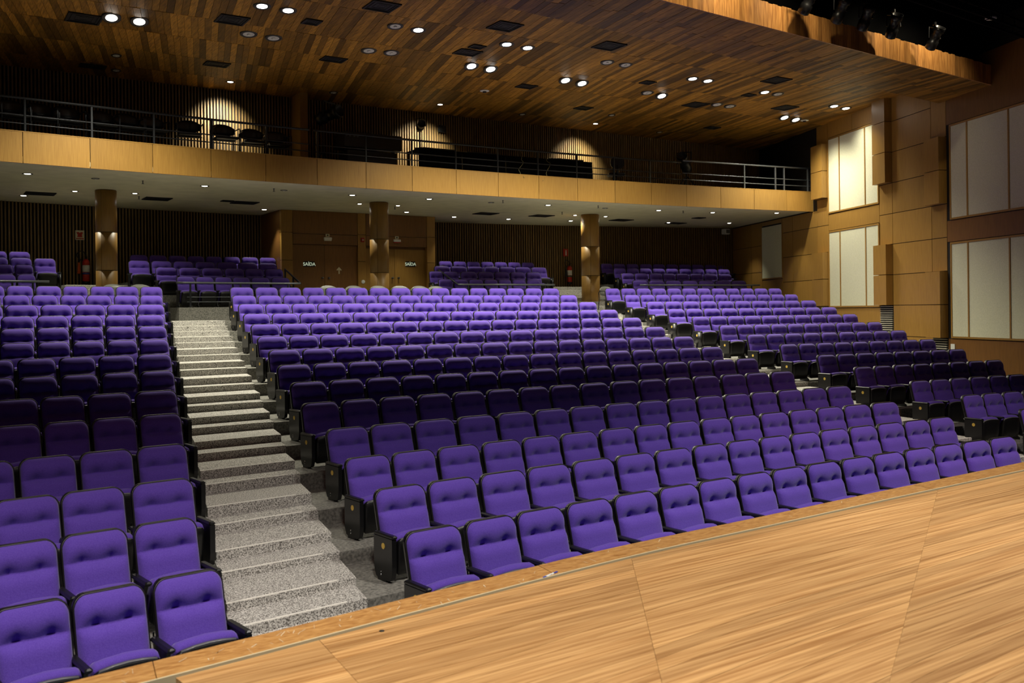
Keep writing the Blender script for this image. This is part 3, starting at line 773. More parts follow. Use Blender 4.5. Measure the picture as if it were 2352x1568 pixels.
# extra pairs of the same rows over the seats left of the frame
for x, y in ((.55,17.3),(.1,17.3),(.6,15.5),(2.7,15.5),(3.1,15.5)):
    pass
VENT = {}
def vent(p, sx, sy, rz, label, group, mat='grille'):
    th = thing('ceiling_grille', p, rz, label, 'ceiling grille', group)
    k = (round(sx,3), round(sy,3))
    if k not in VENT:
        mb = MB(); mb.box(-sx/2, sx/2, -sy/2, sy/2, -.003, .02); a = mb.mesh('grille_back', M['grille'])
        mb = MB(); e = .03
        for (x0,x1,y0,y1) in ((-sx/2,sx/2,-sy/2,-sy/2+e),(-sx/2,sx/2,sy/2-e,sy/2),(-sx/2,-sx/2+e,-sy/2+e,sy/2-e),(sx/2-e,sx/2,-sy/2+e,sy/2-e)): mb.box(x0,x1,y0,y1,-.018,-.003)
        b = mb.mesh('grille_frame', M['grille'])
        fins = []
        for i in range(1, 4):
            q = i/4; mb = MB(); x, y = sx/2*(1-q), sy/2*(1-q)
            for (a0,a1,b0,b1) in ((-x,x,-y-.006,-y+.006),(-x,x,y-.006,y+.006),(-x-.006,-x+.006,-y,y),(x-.006,x+.006,-y,y)): mb.box(a0,a1,b0,b1,-.016+.003*i,-.003)
            fins.append(mb.mesh('fin', M['grille']))
        VENT[k] = (a, b, fins)
    a, b, fins = VENT[k]; link('grille_back', a, th); link('grille_frame', b, th)
    for f in fins: link('fin', f, th)
for i, (x, y, s1, s2) in enumerate(((193,42,.55,.55),(533,45,.5,.5),(877,14,.5,.5),(1160,60,.5,.5),(1399,105,.5,.5),(1783,184,.5,.5),(213,152,.5,.3),(498,147,.48,.36),(766,136,.48,.36),(1074,120,.48,.4),(1096,107,.28,.25),(1209,198,.42,.34),(1340,248,.4,.34),(1488,189,.3,.28),(1598,240,.5,.5),(1803,247,.5,.5),(716,50,.3,.3),(1720,218,.28,.25),(1636,293,.4,.3))):
    vent(atz(x, y, ZM-.008), s1, s2, 0, 'black square air grille in the wooden ceiling, %s of the set counted from left' % ORD[i+1], 'ceiling air grilles')
for (x, y, lab) in ((1113,208,'round white smoke detector on the ceiling above the control desk'),(1848,276,'round white smoke detector on the ceiling near the right wall')):
    th = thing('smoke_detector', atz(x, y, ZM-.008), 0, lab, 'smoke detector')
    mb = MB(); mb.lathe([(.11,.0),(.11,-.012),(.085,-.02),(.05,-.022)], 18); obj('housing', mb, M['white'], th, True)
    mb = MB(); mb.lathe([(.045,-.020),(.045,-.045),(.02,-.05)], 12); obj('sensor', mb, M['ring'], th, True)
for i, (x, y) in enumerate(((1262,33),(1580,100),(1827,155))):
    p = atz(x, y, ZM-.008) if i == 0 else atz(x, y, ZM-.008)
    th = thing('sprinkler_head', p, 0, 'tiny metal sprinkler head in the wooden ceiling, %s from left' % ORD[i+1], 'sprinkler', 'ceiling sprinklers')
    mb = MB(); mb.lathe([(.03,0),(.03,-.006),(.008,-.01),(.008,-.05)], 10); obj('stem', mb, M['glint'], th, True)
    mb = MB(); mb.lathe([(.025,-.05),(.025,-.054)], 10); obj('deflector', mb, M['glint'], th)
# lamps, grilles and patches in the soffit
ZSO = ZB0 + .03
sl = [(63,399,1),(54,449,1),(172,439,1),(310,444,1),(470,427,1),(607,481,1),(809,448,1),(826,468,1),(914,472,1),(934,487,1),(986,457,1),(1043,498,1),(1168,503,1),(1259,471,1),(1321,494,1),(1311,507,1),(1391,497,1),(1513,483,1),(1536,511,1),(1637,488,1),(1675,512,1),(1784,489,1)]
near = {(172,439),(310,444),(826,468),(914,472),(1321,494),(1391,497)}
for i, (x, y, on) in enumerate(sorted(sl)):
    p = atz(x, y, ZSO-.002); colm = (x, y) in near
    downlight(p, 1, 'small bright lamp in the pale soffit under the balcony, %s from left' % ORD[i+1], 'soffit lamps', .085 if not colm else .07, (62 if not colm else 90)*K_BALC, 84 if not colm else 125, .6 if not colm else 1.0, (1,.96,.76))
for i, (x, y) in enumerate(((219,410),(652,437),(1128,465),(1390,478))):
    downlight(atz(x, y, ZSO-.002), 0, 'small dark unlit lamp in the pale soffit, %s from left' % ORD[i+1], 'unlit soffit lamps', .07)
for i, (x, y, s1, s2) in enumerate(((92,444,.62,.5),(361,456,.6,.55),(522,461,.28,.24),(562,465,.6,.5),(1116,490,.6,.5),(1244,495,.6,.5),(1427,505,.6,.5),(1552,512,.6,.4),(1605,500,.32,.3))):
    vent(atz(x, y, ZSO-.002), s1, s2, 0, 'black rectangular air grille in the pale soffit, %s from left' % ORD[i+1], 'soffit air grilles')
for x, y, s1 in ((766,482,.55),(1160,488,.34),(1075,510,.4)):
    p = atz(x, y, ZSO); mb = MB(); n = 14
    mb.prism([(p.x+s1*(1+.18*math.sin(3*k))*math.cos(2*math.pi*k/n)*.5, p.y+s1*(1+.2*math.cos(5*k))*math.sin(2*math.pi*k/n)*.45) for k in range(n)], ZSO-.004, ZSO); obj('plaster_patch', mb, M['patch'], bal)
for i, (x, y) in enumerate(((328,415),(319,451),(629,433),(907,475),(1155,460),(1291,487),(1374,472),(1569,484))):
    p = atz(x, y, ZSO); th = thing('sprinkler_head', p, 0, 'tiny sprinkler hanging from the soffit under the balcony, %s from left' % ORD[i+1], 'sprinkler', 'soffit sprinklers')
    mb = MB(); mb.lathe([(.022,0),(.022,-.006),(.009,-.01),(.009,-.06)], 8); obj('stem', mb, M['darkrail'], th, True)
    mb = MB(); mb.lathe([(.028,-.06),(.028,-.064)], 8); obj('deflector', mb, M['darkrail'], th)

# ================================================================ COLUMNS AND DOOR PORTAL
def column_thing(px, py, r, label):
    p = atz(px, py, ZSO); th = thing('round_column', (p.x, p.y, ZX), 0, label, 'column', 'columns under the balcony'); H = ZSO - ZX
    mb = MB(); mb.lathe([(r-.012,0),(r-.012,H)], 32); obj('core', mb, M['slatback'], th, True)
    zs = [0, 1.13, 1.97, H-.004]
    for z0, z1 in zip(zs, zs[1:]):
        for s0 in range(2):
            mb = MB(); n = 16; vs = []; a0 = math.pi*s0 - 2.2 + .012; a1 = math.pi*(s0+1) - 2.2 - .012
            for i in range(n+1):
                a = a0+(a1-a0)*i/n
                for rr, z in ((r,z0+.006),(r,z1-.006),(r-.014,z1-.006),(r-.014,z0+.006)): vs.append((rr*math.cos(a), rr*math.sin(a), z))
            fs = []
            for i in range(n):
                q = 4*i; fs += [(q,q+4,q+5,q+1),(q+1,q+5,q+6,q+2),(q+3,q+7,q+4,q)]
            mb.add(vs, fs); obj('cladding', mb, M['veneer'], th, True)
    return th
column_thing(243, 437, .225, 'round wooden column left of the aisle stairs')
column_thing(870, 465, .235, 'round wooden column in front of the exit doors')
column_thing(1355, 493, .265, 'round wooden column beside the right rear steps')

# portal with two pairs of doors, front face on the plane y = YP
YP = 24.72
def pq(x, y, Y=YP): return plane_y(x, y, Y)
px0, px1 = pq(646, 560).x, pq(1000, 560).x
portal = struct(thing('wall_portal', (0,0,0), 0, 'wood panelled portal around the exit doors', 'wall')); del portal['category']
mb = MB(); mb.box(px0, px1, YP+.14, 27.0, ZX, ZSO+.02); obj('portal_core', mb, M['veneer_dark'], portal)
def ppan(x0, x1, z0, z1, y0=.0, y1=.14, mat='veneer_dark', name='portal_panel', par=None):
    mb = MB(); mb.box(x0+.006, x1-.006, YP+y0, YP+y1, z0+.006, z1-.006); return obj(name, mb, M[mat], par or portal)
X = lambda px: pq(px, 600).x
zd = pq(748, 562).z; zt2 = pq(748, 538).z; zm = pq(660, 597).z; zm2 = pq(660, 533).z
for a, b in ((px0, X(673)), (X(822), X(841)), (X(981), px1)):
    for z0, z1 in ((ZX, zm), (zm, zm2), (zm2, ZSO)): ppan(a, b, z0, z1, mat='veneer')
for a, b in ((X(673), X(822)), (X(841), X(981))):
    ppan(a, b, zt2, ZSO); ppan(a, b, zd, zt2)
def door(n, x0, x1, z1, label, off, mat):
    mb = MB(); mb.box(x0+.004, x1-.004, YP+off, YP+off+.05, ZX+.01, z1-.004); d = struct(obj('door_%d' % n, mb, M[mat])); d['label'] = label
    return d
d1 = door(1, X(673), X(748), zd, 'dark wooden exit door leaf with a SAÍDA sign left of the column', .07, 'veneer_dark')
d2 = door(2, X(748), X(822), zd, 'dark wooden exit door leaf marked with an arrow', .07, 'veneer_dark')
d3 = door(3, X(841), X(910), zd-.06, 'narrow wooden exit door leaf beside the middle column', .10, 'veneer')
d4 = door(4, X(910), X(981), zd-.06, 'wooden exit door leaf with a SAÍDA sign right of the column', .10, 'veneer')
for d, x, off in ((d1, 742, .07), (d2, 757, .07), (d3, 904, .10), (d4, 918, .10)):
    p = pq(x, 638); mb = MB(); mb.lathe([(.022,0),(.022,.012),(.012,.02),(.012,.045),(.026,.055),(.026,.07),(.01,.08)], 12, Matrix.Translation((p.x, YP+off, p.z)) @ Matrix.Rotation(math.pi/2, 4, 'X')); obj('door_knob', mb, M['rail'], d, True)
def text_part(s, size, loc, rot, mat, parent, name='lettering', ext=.002, bold=.012):
    cu = bpy.data.curves.new('lettering', 'FONT'); cu.body = s; cu.size = size; cu.extrude = ext; cu.offset = bold*size; cu.align_x = 'CENTER'; cu.align_y = 'CENTER'
    t = bpy.data.objects.new('tmp', cu); col.objects.link(t); dg = bpy.context.evaluated_depsgraph_get()
    me = bpy.data.meshes.new_from_object(t.evaluated_get(dg)); bpy.data.objects.remove(t); me.materials.clear(); me.materials.append(M[mat]); me.name = name
    return link(name, me, parent, loc, rot)
for x, y, off, lab in ((712,606,.07,'black SAÍDA exit sign on the dark door left of the column'), (946,606,.10,'black SAÍDA exit sign on the lighter door right of the column')):
    p = pq(x, y); th = thing('exit_sign', (p.x, YP+off, p.z), 0, lab, 'sign')
    mb = MB(); mb.box(-.155, .155, -.012, 0, -.075, .075); obj('sign_board', mb, M['signblack'], th)
    text_part('SAÍDA', .125, (0, -.014, -.005), (math.pi/2, 0, 0), 'glow', th)
p = pq(781, 621); th = thing('arrow_sign', (p.x, YP+.07, p.z), 0, 'pale arrow pointing up on the exit door', 'sign')
mb = MB(); mb.add([(x, y, z) for y in (-.004, 0) for x, z in ((-.016,-.09),(.016,-.09),(.016,.02),(.06,.0),(.075,.02),(0,.10),(-.075,.02),(-.06,.0),(-.016,.02))], [tuple(range(9)), tuple(range(17,8,-1))] + [(i, 9+i, 9+(i+1)%9, (i+1)%9) for i in range(9)]); obj('arrow', mb, M['patch'], th)
p = pq(834, 647); mb = MB(); mb.lathe([(.055,0),(.055,.012),(.04,.018)], 20, Matrix.Translation((p.x, YP, p.z)) @ Matrix.Rotation(math.pi/2, 4, 'X'))
tag(obj('round_plate', mb, M['white'], None, True), 'round white plate on the wood beside the exit doors', 'wall plate')
p = pq(832, 551); mb = MB(); mb.box(p.x-.05, p.x+.05, YP-.05, YP, p.z-.06, p.z+.06, .01); th = tag(obj('fire_alarm', mb, M['redsign']), 'small dark red fire alarm sounder on the portal', 'fire alarm')
mb = MB(); mb.box(p.x-.022, p.x+.022, YP-.056, YP-.048, p.z-.018, p.z+.012); obj('label_plate', mb, M['white'], th)
for x, y, lab, mt in ((752,548,'white emergency light above the left exit door','white'),(911,553,'emergency light with a red base above the right exit door','redsign')):
    p = pq(x, y); th = thing('emergency_light', (p.x, YP, p.z), 0, lab, 'emergency light', None)
    mb = MB(); mb.box(-.11,.11,-.06,0,-.035,.035,.008); obj('housing', mb, M['white'], th)
    mb = MB(); mb.box(-.10,.10,-.055,0,-.06,-.035); obj('base_bar', mb, M[mt], th)
    mb = MB(); mb.box(-.055,.055,-.02,0,.05,.13); obj('pictogram_plate', mb, M['patch'], th)
    mb = MB(); mb.box(-.02,.02,-.024,-.019,.07,.11); obj('pictogram', mb, M['ring'], th)
# white speaker box on the back wall corner
p = plane_y(1667, 532, 23.4); mb = MB(); mb.box(p.x-.11, p.x+.11, 23.3, 23.5, p.z-.09, p.z+.09, .015)
th = tag(obj('wall_speaker', mb, M['white']), 'small white box speaker high on the back wall near the right corner', 'speaker')
mb = MB(); mb.box(p.x-.08, p.x+.08, 23.29, 23.301, p.z-.06, p.z+.06); obj('speaker_grille', mb, M['grey_and_glint'], th)

# ================================================================ FIRE EXTINGUISHERS AND THEIR SIGNS
def on_back(x, y):
    d = ray(x, y); t = 15.0
    while d.y*t < yback(d.x*t): t += .01
    return Vector((d.x*t, d.y*t, ZC+d.z*t))
def extinguisher(x, y, h, label, horn):
    p = on_back(x, y); zb = p.z; th = thing('fire_extinguisher', (p.x, p.y-.14, zb), 0, label, 'fire extinguisher')
    r = h*.13
    mb = MB(); mb.lathe([(r*.8,0),(r,.02),(r,h*.72),(r*.92,h*.78),(r*.5,h*.84),(r*.28,h*.86)], 20); bd = obj('cylinder', mb, M['red'], th, True)
    mb = MB(); mb.lathe([(r*1.01,h*.36),(r*1.01,h*.62)], 20); lb = obj('label_band', mb, M['white'], th, True)
    mb = MB(); mb.lathe([(r*1.015,h*.27),(r*1.015,h*.34)], 20); obj('colour_band', mb, M['blue' if horn else 'green'], th, True)
    mb = MB(); mb.lathe([(r*.32,h*.85),(r*.34,h*.90),(r*.2,h*.94)], 12); mb.box(-.012,.012,-r*1.1,r*.4,h*.93,h*.95); mb.box(-.012,.012,-r*1.1,r*.3,h*.98,h*1.0); obj('valve', mb, M['black'], th)
    pts = [(-r*.2, 0, h*.92)] + [(-r*1.3 + r*1.1*math.cos(a)*1.0, 0, h*1.0 + r*1.2*math.sin(a)) for a in [math.pi*k/8 for k in range(0, 13)]] + [(-r*1.9, 0, h*.75)]
    mb = MB(); mb.tube(pts, .014, 6); obj('hose', mb, M['black'], th, True)
    mb = MB(); mb.lathe([(r*.25,h*.72),(r*.35,h*.6),(r*.55,h*.30)], 12, Matrix.Translation((-r*1.9,0,0))); obj('horn', mb, M['orange' if horn else 'black'], th, True)
    mb = MB(); mb.lathe([(r*.9,-.06),(r*.9,0)], 14); obj('base_ring', mb, M['black'], th, True)
extinguisher(196, 647, .66, 'red fire extinguisher with an orange horn left of the left column', True)
extinguisher(1303, 648, .62, 'red fire extinguisher with a white label by the right rear steps', False)
p = on_back(1299, 580); th = thing('extinguisher_sign', (p.x, p.y-.01, p.z), .12, 'red square sign with a white extinguisher symbol on the slats', 'sign')
mb = MB(); mb.box(-.12,.12,-.012,0,-.12,.12); obj('sign_board', mb, M['redsign'], th)
mb = MB(); mb.box(-.024,.024,-.016,-.012,-.09,.04); mb.box(-.016,.016,-.016,-.012,.045,.085); obj('symbol', mb, M['white'], th)
p = on_back(183, 540); th = thing('extinguisher_sign', (p.x, p.y-.01, p.z), 0, 'white square sign with a red symbol left of the left column', 'sign')
mb = MB(); mb.box(-.105,.105,-.012,0,-.12,.12); obj('sign_board', mb, M['patch'], th)
mb = MB(); mb.add([(x, -.014, z) for x, z in ((-.08,.07),(-.03,.08),(0,.055),(.03,.08),(.08,.07),(.05,.01),(.06,-.05),(-.06,-.05),(-.05,.01))], [tuple(range(9))]); mb.box(-.09,.09,-.016,-.012,-.10,-.075); obj('symbol', mb, M['redsign'], th)

# ================================================================ RAILINGS
def rail_along(name, label, pts, posts, z_base, heights, mat, r_top=.024, r_mid=.012):
    th = thing(name, (0,0,0), 0, label, 'railing')
    for i, h in enumerate(heights):
        mb = MB(); mb.tube([(p[0], p[1], p[2]+h) for p in pts], r_top if i == 0 else r_mid, 8); obj('handrail' if i == 0 else 'mid_rail', mb, M[mat], th, True)
    for (x, y, z) in posts:
        mb = MB(); mb.box(x-.018, x+.018, y-.022, y+.022, z, z+heights[0]-.015, .004); obj('post', mb, M[mat], th)
        mb = MB(); mb.box(x-.04, x+.04, y-.05, y+.05, z, z+.012); obj('base_plate', mb, M[mat], th)
    return th
zr = ZB1 + .012
RP = RF + .16
al = [a for a in ba]
def railpts(a0, a1, n): return [tuple(arcp(RP, a0+(a1-a0)*i/n, zr)) for i in range(n+1)]
rail_along('balcony_railing', 'steel railing with two mid rails along the left end of the balcony', railpts(ba[0], ba[11]-.1*step, 30), [tuple(arcp(RP, a+.001, zr)) for a in ba[2:11]], zr, (.62, .31, .16), 'darkrail')
rail_along('balcony_railing', 'black railing along the middle of the balcony in front of the control desk', railpts(ba[11], ba[20]-.05*step, 30), [tuple(arcp(RP, a+.001, zr)) for a in ba[11:20]], zr, (.62, .31, .16), 'black')
rail_along('balcony_railing', 'bright steel railing with two mid rails at the right end of the balcony', railpts(ba[20], ba[-1]-.001, 14), [tuple(arcp(RP, a+.001, zr)) for a in (ba[22]-.25*step, ba[23]-.3*step, ba[23]-.03*step, ba[24]-.004)], zr, (.68, .34, .17), 'rail')
# guard rails of the rear stalls
def stall_rail(label, xa, xb, slope=None):
    zp = ZC + RZ[0]; r = 75.32; th = thing('guard_rail', (0,0,0), 0, label, 'railing')
    p0, p1 = arc_hit(xa, 650, r), arc_hit(xb, 650, r); a0, a1 = ang(p0), ang(p1)
    zt = ZC + .70
    mb = MB(); mb.tube([arcp(r, a0+(a1-a0)*i/14, zt) for i in range(15)], .022, 8); obj('handrail', mb, M['rail'], th, True)
    for q in (.42, .22):
        mb = MB(); mb.tube([arcp(r, a0+.003+(a1-a0-.003)*i/14, zp+(zt-zp)*q) for i in range(15)], .009, 6); obj('mid_rail', mb, M['rail'], th, True)
    n = max(2, int((a1-a0)*r/1.5))
    for i in range(n+1):
        q = arcp(r, a0+.004+(a1-a0-.008)*i/n); mb = MB(); mb.box(q.x-.018,q.x+.018,q.y-.018,q.y+.018,zp-.0,zt-.02,.004); obj('post', mb, M['darkrail'], th)
    if slope:
        (sx, sy, side) = slope; e = arcp(r, a1 if side > 0 else a0, zt); b = arc_hit(sx, sy, r+1.9)
        for dz in (0, -.30):
            mb = MB(); mb.tube([e+Vector((0,0,dz)), b+Vector((0,0,dz))], .022, 8); obj('sloped_handrail' if dz == 0 else 'sloped_mid_rail', mb, M['darkrail'], th, True)
        for q in (.45, 1.0):
            c = e.lerp(b, q); mb = MB(); mb.box(c.x-.018,c.x+.018,c.y-.018,c.y+.018,ZX,c.z); obj('post', mb, M['darkrail'], th)
stall_rail('steel guard rail before the dim rear stalls behind the left stairs', 405, 690, (655, 618, 1))
stall_rail('guard rail before the rear stalls right of the exit doors', 1052, 1274, (1008, 620, -1))
stall_rail('steel guard rail before the rear stalls next to the right wall', 1470, 1745)
stall_rail('steel guard rail before the rear stalls at the far left', -60, 113)

# ================================================================ LOOSE CHAIRS
def chair_meshes():
    out = {}
    mb = MB(); n = 9; vs = []
    for i in range(n):
        u = -1+2*i/(n-1); x = u*.25; y = .02 - .09*u*u
        zt = .78 - .10*abs(u)**2.5; zb = .52 + .05*u*u
        for k in range(4):
            z = zb+(zt-zb)*k/3; vs += [(x, y+.04*(z-.5), z)]
        for k in range(4):
            z = zt-(zt-zb)*k/3; vs += [(x, y+.04*(z-.5)+.028, z)]
    fs = [tuple(range(7,-1,-1)), tuple(range((n-1)*8, n*8))]
    for i in range(n-1):
        for k in range(8): fs.append((i*8+k, i*8+(k+1)%8, i*8+8+(k+1)%8, i*8+8+k)[::-1])
    mb.add(vs, fs); out['backrest'] = mb
    mb = MB(); mb.box(-.23,.23,-.44,.0,.41,.46,.018); out['seat'] = mb
    for sx in (-1, 1):
        mb = MB(); mb.tube([(sx*.25,-.40,.0),(sx*.25,-.40,.62),(sx*.25,-.36,.645),(sx*.25,-.05,.645),(sx*.25,.0,.62),(sx*.24,.02,.56)], .012, 6); out['arm_frame%d' % sx] = mb
        mb = MB(); mb.tube([(sx*.24,.02,.57),(sx*.24,.0,.40),(sx*.25,.04,.0)], .012, 6); out['leg%d' % sx] = mb
    mb = MB(); mb.tube([(-.25,-.20,.40),(.25,-.20,.40)], .010, 6); out['stretcher'] = mb
    return out
CM = chair_meshes()
CMESH = {}
def loose_chair(p, rz, label, group, body, frame):
    th = thing('armchair', p, rz, label, 'chair', group)
    for k, mbb in CM.items():
        nm = k.rstrip('-1'); mat = body if nm in ('backrest','seat') else frame
        if (k, mat) not in CMESH: CMESH[(k, mat)] = mbb.mesh(nm, M[mat], nm != 'seat')
        link(nm, CMESH[(k, mat)], th)
for i, x in enumerate((262, 324, 757, 816, 872, 922, 967, 1005, 1396)):
    r = 74.72; y = 657.0; p = arc_hit(x, y, r)
    lab = {0:'pale grey armchair behind the last row, left one by the left column',1:'pale grey armchair behind the last row beside the left stairs',8:'grey armchair half hidden behind the last row by the right column'}.get(i, 'grey armchair behind the last row before the exit doors, %s from left' % ORD[i-1])
    loose_chair((p.x, p.y+.1, ZX), -ang(p) + random.uniform(-.15,.15), lab, 'loose grey chairs behind the last row', 'greychair', 'darkrail')
ZBF = ZB1 - .08
M['vinyl'] = base('black_vinyl', lin(22,21,24), .3)
for i, (x, dd) in enumerate(((22,.75),(88,.75),(150,.75),(228,.8),(288,.8),(345,.85),(432,.8),(510,.85),(576,1.0),(632,1.05))):
    p = arc_hit(x, 310, RF+dd); 
    loose_chair((p.x, p.y, ZBF), -ang(p) + (.12 if i < 6 else -.1) + random.uniform(-.1,.1), 'black armchair on the balcony behind the railing, %s from left' % ORD[i+1], 'black armchairs on the balcony', 'vinyl', 'darkrail')

# ================================================================ CONTROL DESK ON THE BALCONY
def bal_pt(x, dd, y=380): return arc_hit(x, y, RF+dd)
# long draped desk: four cloth-covered tables side by side
for i, (xa, xb) in enumerate(((962,1060),(1062,1160),(1162,1262),(1264,1360))):
    a, b = bal_pt(xa, .55), bal_pt(xb, .55); c = (a+b)/2; L_ = (b-a).xy.length; rz = -ang(c)
    th = thing('draped_table', (c.x, c.y, ZBF), rz, 'black cloth covered control desk on the balcony, %s section from left' % ORD[i+1], 'table', 'control desk on the balcony')
    hgt = .62
    mb = MB(); mb.box(-L_/2, L_/2, 0, .75, hgt-.03, hgt, .008); obj('table_top', mb, M['blackmat'], th)
    mb = MB(); n = 26; vs = []
    for k in range(n+1):
        x = -L_/2 + L_*k/n; y = -.012 + .016*math.sin(k*1.9)
        vs += [(x, -.004, hgt-.005), (x, y, hgt*.5), (x, y*1.6, .01)]
    fs = [f for k in range(n) for f in ((3*k, 3*k+1, 3*k+4, 3*k+3), (3*k+1, 3*k+2, 3*k+5, 3*k+4))]
    mb.add(vs, fs); obj('cloth_front', mb, M['blackmat'], th, True)
    for sx in (-1, 1):
        for yy in (.08, .67):
            mb = MB(); mb.box(sx*(L_/2-.06)-.02, sx*(L_/2-.06)+.02, yy-.02, yy+.02, 0, hgt-.03); obj('leg', mb, M['black'], th)
def console(x, dd, zoff, wd, dp, hh, label, knobs, mat='black'):
    p = bal_pt(x, dd); th = thing('mixing_console', (p.x, p.y, ZBF+zoff), -ang(p), label, 'console')
    mb = MB(); mb.add([(sx*wd/2, y, z) for sx in (-1,1) for y, z in ((0,0),(0,hh*.45),(dp,hh),(dp,0))], [(0,1,2,3)[::-1],(4,5,6,7),(0,1,5,4),(1,2,6,5),(2,3,7,6),(3,0,4,7)]); obj('body', mb, M[mat], th)
    mb = MB(); mb.box(-wd/2, wd/2, -.012, .0, hh*.25, hh*.5); obj('front_rail', mb, M['black'], th)
    for r in range(3):
        for k in range(knobs):
            q = (r+.8)/4; x_ = -wd/2+wd*(k+.5)/knobs
            mb = MB(); mb.lathe([(.012,0),(.012,.012),(.006,.016)], 6, Matrix.Translation((x_, dp*q, hh*(.45+.55*q)))); obj('knob', mb, M['grey_and_glint'], th)
console(1010, .72, .62, .85, .45, .12, 'mixing console with grey knobs at the left end of the control desk', 9)
console(1110, .72, .62, .9, .45, .10, 'wide mixing console on the middle of the control desk', 9)
console(1310, .72, .62, .8, .45, .13, 'lighting console at the right end of the control desk', 8)
# black rack with projector on a stand, left of the desk
p = bal_pt(858, .8, 350); th = thing('equipment_rack', (p.x, p.y, ZBF), -ang(p), 'black equipment rack with small pale meters left of the control desk', 'equipment rack')
mb = MB(); mb.box(-.72,.72,0,.6,.55,.90,.01); obj('upper_case', mb, M['black'], th)
mb = MB(); mb.box(-.62,.62,.05,.55,0,.5,.01); obj('lower_case', mb, M['black'], th)
for sx in (-.6,.6):
    mb = MB(); mb.box(sx-.03,sx+.03,.2,.26,.5,.55); obj('bracket', mb, M['black'], th)
for k, x_ in enumerate((-.66,-.58,-.47,-.39)):
    mb = MB(); mb.lathe([(.032,0),(.032,.006),(.012,.010)], 14, Matrix.Translation((x_, 0, .82)) @ Matrix.Rotation(math.pi/2, 4, 'X')); obj('meter_dial', mb, M['grey_and_glint'], th)
p = bal_pt(837, .62, 355); th = thing('projector', (p.x, p.y, ZBF+.02), -ang(p)+.05, 'small black projector with a red light behind the balcony front', 'projector')
mb = MB(); mb.box(-.24,.24,-.14,.14,.0,.14,.015); obj('body', mb, M['vinyl'], th)
mb = MB(); mb.lathe([(.05,0),(.05,.03),(.04,.035)], 16, Matrix.Translation((-.12,-.14,.08)) @ Matrix.Rotation(math.pi/2, 4, 'X')); obj('lens', mb, M['black'], th, True)
mb = MB(); mb.box(.10,.115,-.146,-.139,.05,.065); obj('indicator', mb, M['screen'], th)
# theatre lanterns on stands / hung
def lantern(p, rz, pitch, label, size=1.0, stand=0.0, hang=0.0):
    th = thing('stage_lantern', p, rz, label, 'stage light'); th.scale = (size,)*3
    R = Matrix.Rotation(pitch, 4, 'X') @ Matrix.Rotation(math.pi/2, 4, 'X')
    mb = MB(); mb.lathe([(.06,-.22),(.095,-.20),(.10,-.05),(.085,-.04),(.085,.12),(.105,.125),(.105,.22),(.095,.22),(.09,.14)], 16, R); obj('barrel', mb, M['black'], th, True)
    mb = MB(); mb.lathe([(.084,.10),(.06,.115),(.001,.12)], 14, R); obj('lens', mb, M['vinyl'], th, True)
    mb = MB(); mb.tube([(-.13,0,0),(-.13,0,.2),(.13,0,.2),(.13,0,0)], .012, 6); obj('yoke', mb, M['black'], th)
    if stand:
        mb = MB(); mb.tube([(0,0,.2),(0,0,.22)], .03, 8); mb.tube([(0,.12,.18),(0,.12,-stand+.02)], .018, 8); obj('stand_pole', mb, M['black'], th)
        for k in range(3):
            a = 2*math.pi*k/3; mb = MB(); mb.tube([(0,.12,-stand+.35),(.3*math.cos(a),.12+.3*math.sin(a),-stand+.01)], .012, 6); obj('leg', mb, M['black'], th)
    if hang:
        mb = MB(); mb.tube([(0,0,.2),(0,0,.2+hang)], .014, 6); mb.lathe([(.035,.2+hang-.05),(.035,.2+hang)], 8); obj('clamp', mb, M['black'], th)
p = bal_pt(755, 1.4, 265); lantern((p.x, p.y, p.z), -ang(p)+.5, -.25, 'dark followspot lamp on a stand beside the pilaster', 1.5, (p.z-ZBF)/1.5)
p = bal_pt(966, 1.3, 290); lantern((p.x, p.y, p.z), -ang(p)-.3, -.2, 'small dark lamp on a stand at the left end of the desk', .9, (p.z-ZBF)/.9)
p = bal_pt(1572, 1.0, 375); lantern((p.x, p.y, p.z), -ang(p)-.9, -.5, 'dark followspot lamp on a stand near the right railing', 1.5, (p.z-ZBF)/1.5)
p = plane_y(1013, 297, YU); th = thing('exit_sign', (p.x, YU-.02, p.z), 0, 'small unlit black box sign high on the balcony wall', 'sign')
mb = MB(); mb.box(-.11,.11,-.05,0,-.09,.09,.008); obj('housing', mb, M['signblack'], th); mb = MB(); mb.box(-.07,.07,-.054,-.049,-.03,.03); obj('face', mb, M['ring'], th)
# swivel chair and low stands right of the desk
p = bal_pt(1415, .9, 390); th = thing('swivel_chair', (p.x, p.y, ZBF), -ang(p)+2.7, 'black swivel chair at the right end of the control desk', 'chair')
mb = MB(); n = 12; mb.add([(.19*math.cos(a)*(abs(math.cos(a))**-.2 if abs(math.cos(a)) > .01 else 1), y, .68+.17*math.sin(a)) for y in (.20,.25) for a in [2*math.pi*k/n for k in range(n)]], [tuple(range(n)), tuple(range(2*n-1,n-1,-1))] + [(k, n+k, n+(k+1)%n, (k+1)%n) for k in range(n)]); obj('backrest', mb, M['vinyl'], th)
mb = MB(); mb.box(-.22,.22,-.24,.18,.36,.43,.02); obj('seat', mb, M['vinyl'], th)
mb = MB(); mb.tube([(0,.18,.40),(0,.27,.42),(0,.26,.62)], .018, 6); obj('back_support', mb, M['black'], th)
mb = MB(); mb.tube([(0,0,.08),(0,0,.36)], .028, 8); obj('gas_column', mb, M['black'], th)
for k in range(5):
    a = 2*math.pi*k/5; mb = MB(); mb.tube([(0,0,.09),(.26*math.cos(a),.26*math.sin(a),.05)], .02, 6); mb.lathe([(.03,0),(.03,.05)], 8, Matrix.Translation((.26*math.cos(a),.26*math.sin(a),0))); obj('caster_leg', mb, M['black'], th)
